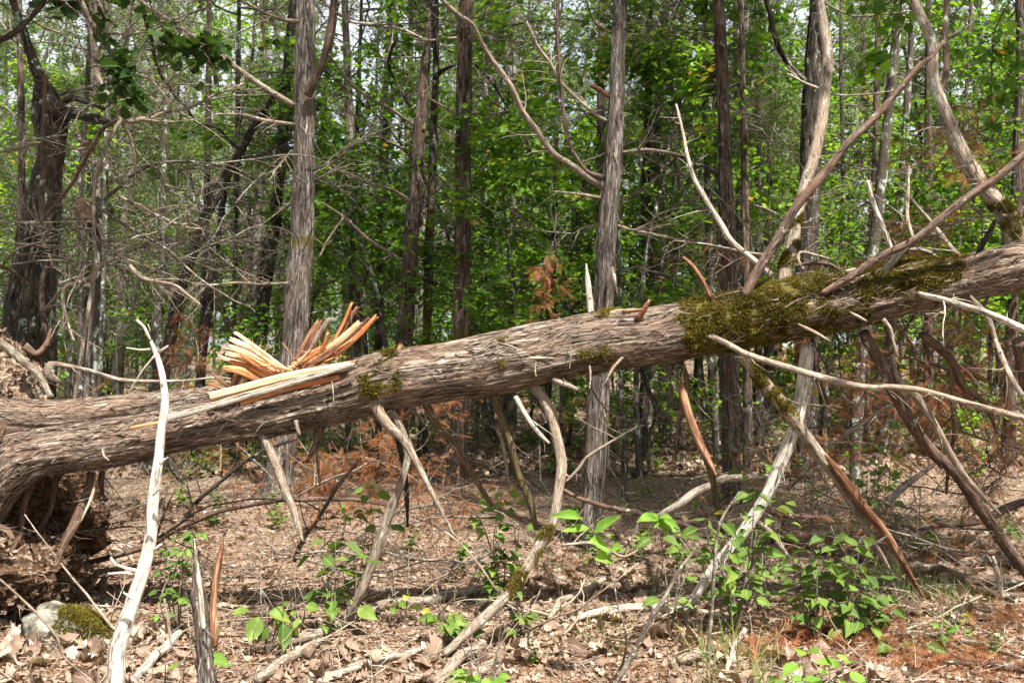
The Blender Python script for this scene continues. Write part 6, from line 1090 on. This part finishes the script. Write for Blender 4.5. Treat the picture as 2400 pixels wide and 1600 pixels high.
    BIG = [(6, 230, 1080, 5.1, [(60, 960), (120, 920), (200, 900), (160, 830), (250, 800), (330, 700), (400, 760), (450, 830), (440, 900), (340, 870), (280, 960), (100, 860), (330, 960)], .085, 'big many-stemmed seedling clump in front of the pale slanting limb', 3), (6, 350, 760, 5.5, [(300, 620), (420, 560), (400, 690), (340, 700), (460, 740)], .085, 'leafy sprig crossing the upper part of the pale slanting limb', 3),
           (6, 620, 1290, 5.0, [(460, 1040), (540, 1000), (600, 960), (700, 900), (560, 1120), (500, 1080), (620, 1040), (680, 1000), (600, 1180)], .085, 'light-leaved seedling clump right of the big one, at its foot grass', 3), (6, 800, 1380, 5.0, [(720, 1080), (800, 1060), (860, 1090), (700, 1200), (800, 1180), (940, 1210), (780, 1280), (860, 1300), (820, 900), (740, 950)], .09, 'seedling clump under the split orange branch', 3),
           (6, 640, 1720, 3.9, [(560, 1480), (680, 1450), (600, 1520), (740, 1500), (520, 1560), (680, 1560), (460, 1560)], .07, 'bright seedling at the very bottom right of the middle', 2), (6, 1060, 1390, 4.7, [(1030, 1330), (1090, 1320), (1060, 1350)], .075, 'three-leaved seedling on the rusty needles', 1), (6, 900, 700, 6.8, [(830, 480), (900, 500), (960, 520), (850, 560), (930, 610), (880, 600)], .08, 'fine-twigged leafy seedling between the split branch and the slanting limb', 4),
           (6, 1240, 1210, 5.2, [(1220, 1180), (1290, 1190), (1250, 1150)], .06, 'small seedling just under the curved brown branch at right', 1), (6, 590, 320, 7.0, [(560, 230), (600, 290), (640, 300), (530, 200)], .07, 'hanging sprig beside the top of the pale slanting limb', 2), (6, 1210, 1330, 4.9, [(1180, 1300), (1250, 1290), (1290, 1340)], .05, 'tiny fresh seedling at lower right', 2), (6, -60, 1010, 5.0, [(-120, 900), (0, 960), (40, 1000)], .075, 'small seedling left of the big clump', 2)]
    for n, x, y, d, tops, lf_, lb, nv in BIG: sd(n, x, y, d, tops, lf_, lb, nlv=nv, trip=False, mat='leafbright' if 'bright' in lb or 'fresh' in lb else 'leafnear', wid=.95)
    # blades of wide grass
    t = thing('grass_clump', 'wide-bladed grass arching at the bottom, right of the middle', 'grass clump', ground_at(1740, 1590)); lf = MB()
    for (x0, y0, x1, y1, w_) in [(270, 1600, 470, 1395, .05), (300, 1600, 400, 1470, .06), (100, 1600, 85, 1180, .02), (120, 1600, 130, 1340, .03), (115, 1580, 110, 1260, .02), (90, 1600, 40, 1400, .03), (340, 1600, 440, 1440, .03)]:
        p, e = P(*S(6, x0, y0 + 60), 4.15), P(*S(6, x1, y1), 4.1); L = np.linalg.norm(e - p); leaves(lf, p[None], nrm(e - p)[None], np.array([[.2, -.9, .3]]), L, 'full', rng, w_, .1)
    obj('blade', lf.mesh('blade', M['grass']), t)['kind'] = 'stuff'
    # mid-distance seedlings: things, shared shapes
    rng = np.random.default_rng(67); vs = []
    for v in range(6):
        mb, lf = MB(), MB()
        for _ in range(3 + v % 3):
            w = wander([0, 0, 0], [rng.normal(0, .35), rng.normal(0, .35), 1], rng.uniform(.2, .5), 7, rng, .2); mb.line(w, np.linspace(.003, .0012, 7), 4)
            for k in (2, 3, 4, 5, 6):
                m = 3; leaves(lf, np.repeat(w[k][None], m, 0) + rng.normal(0, .03, (m, 3)), rdir(rng, m) * [1, 1, .3], nrm(rng.normal(0, .4, (m, 3)) + [0, -.2, 1]), rng.uniform(.05, .095, m), 'full' if v < 3 else 'oval', rng, 1.1, .4)
        vs.append((mb.mesh('stem', M['twig']), lf.mesh('leaves', M['leafnear' if v % 3 else 'leaf'])))
    spots = [(1290, 1110), (1330, 1135), (1490, 1120), (1540, 1110), (1510, 1165), (1180, 1060), (1240, 1040), (700, 990), (860, 1000), (880, 1180), (810, 1230), (1000, 1000), (1700, 1120), (1880, 1130), (1960, 1080), (1990, 1110), (2050, 1060), (1900, 1030), (1930, 1075), (2100, 1150), (1780, 1240), (1740, 1300), (2370, 1270), (2360, 1060), (2290, 1130), (1340, 1270), (1400, 1330), (1170, 1430), (760, 1490), (620, 1080), (560, 1110), (480, 1110), (650, 1240), (1560, 1230), (1640, 1210), (2180, 1310), (2050, 1440), (2210, 1470), (2330, 1540), (1250, 1560), (1500, 1320), (1080, 1350), (960, 1290), (430, 1190), (1600, 1340), (500, 1230), (1130, 1200), (1450, 1210)]
    ordn = ['first', 'second', 'third', 'fourth', 'fifth', 'sixth', 'seventh', 'eighth', 'ninth', 'tenth', 'eleventh', 'twelfth']
    zones = {}
    for (sx, sy) in sorted(spots, key=lambda q: q[0]):
        p = ground_at(sx, sy); v = int(rng.integers(6)); zx = 'left of the palest cedar' if sx < 690 else 'between palest cedar and curved branch' if sx < 1250 else 'round the close cedar' if sx < 1600 else 'between pale limb and split branch' if sx < 2000 else 'past the split branch'
        zy = 'far floor' if p[1] > 8.5 else 'shaded floor' if p[1] > 6 else 'sunlit front floor'; zones[(zx, zy)] = zones.get((zx, zy), 0) + 1
        t = thing('small_seedling', 'seedling on the %s, %s from left %s' % (zy, ordn[min(11, zones[(zx, zy)] - 1)], zx), 'seedling', p, 'small seedlings dotted over the floor')
        for me, nm in zip(vs[v], ('stem', 'leaves')):
            o = bpy.data.objects.new(nm, me); C.objects.link(o); o.parent = t
        t.rotation_euler = (0, 0, rng.uniform(0, 6.28)); s = rng.uniform(.4, .8) * (.45 if p[1] < 5.4 else 1); t.scale = (s, s, s)
    # dead leaf caught in the twigs
    lf = MB(); c = P(*S(1, 405, 930), 6.7); leaves(lf, c + rng.normal(0, .03, (5, 3)), nrm(rng.normal(0, .5, (5, 3)) - [0, 0, 1]), rdir(rng, 5), rng.uniform(.10, .17, 5), 'oak', rng, 1.0, 1.2, tint=np.full(5, .38)); tag(obj('caught_dead_leaf', lf.mesh('caught_dead_leaf', M['litter'])), 'curled brown dead leaf caught in the bare twigs at upper left', 'dead leaf')
def leafy_boughs():
    rng = np.random.default_rng(88)
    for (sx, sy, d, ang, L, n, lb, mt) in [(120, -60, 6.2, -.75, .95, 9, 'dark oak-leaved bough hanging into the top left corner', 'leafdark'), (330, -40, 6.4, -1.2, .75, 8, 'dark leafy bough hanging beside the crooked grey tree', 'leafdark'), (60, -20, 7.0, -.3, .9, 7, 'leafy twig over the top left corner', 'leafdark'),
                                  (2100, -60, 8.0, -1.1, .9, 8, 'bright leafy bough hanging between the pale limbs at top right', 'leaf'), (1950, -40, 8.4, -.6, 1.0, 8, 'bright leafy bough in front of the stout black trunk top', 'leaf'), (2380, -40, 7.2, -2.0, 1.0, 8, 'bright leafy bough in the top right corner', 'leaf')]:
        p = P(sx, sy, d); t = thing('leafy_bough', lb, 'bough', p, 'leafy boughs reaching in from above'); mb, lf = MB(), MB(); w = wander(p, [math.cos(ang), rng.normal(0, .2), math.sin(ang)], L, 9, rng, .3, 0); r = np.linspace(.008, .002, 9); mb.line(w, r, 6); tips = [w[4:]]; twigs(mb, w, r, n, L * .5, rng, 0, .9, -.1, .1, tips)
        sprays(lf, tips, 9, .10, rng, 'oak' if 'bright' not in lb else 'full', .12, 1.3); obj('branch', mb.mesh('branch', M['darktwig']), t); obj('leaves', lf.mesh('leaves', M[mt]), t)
leafy_boughs()
build_seedlings()
exec_marks['plants'] = time.time() - T0

print({k: round(v, 1) for k, v in exec_marks.items()})
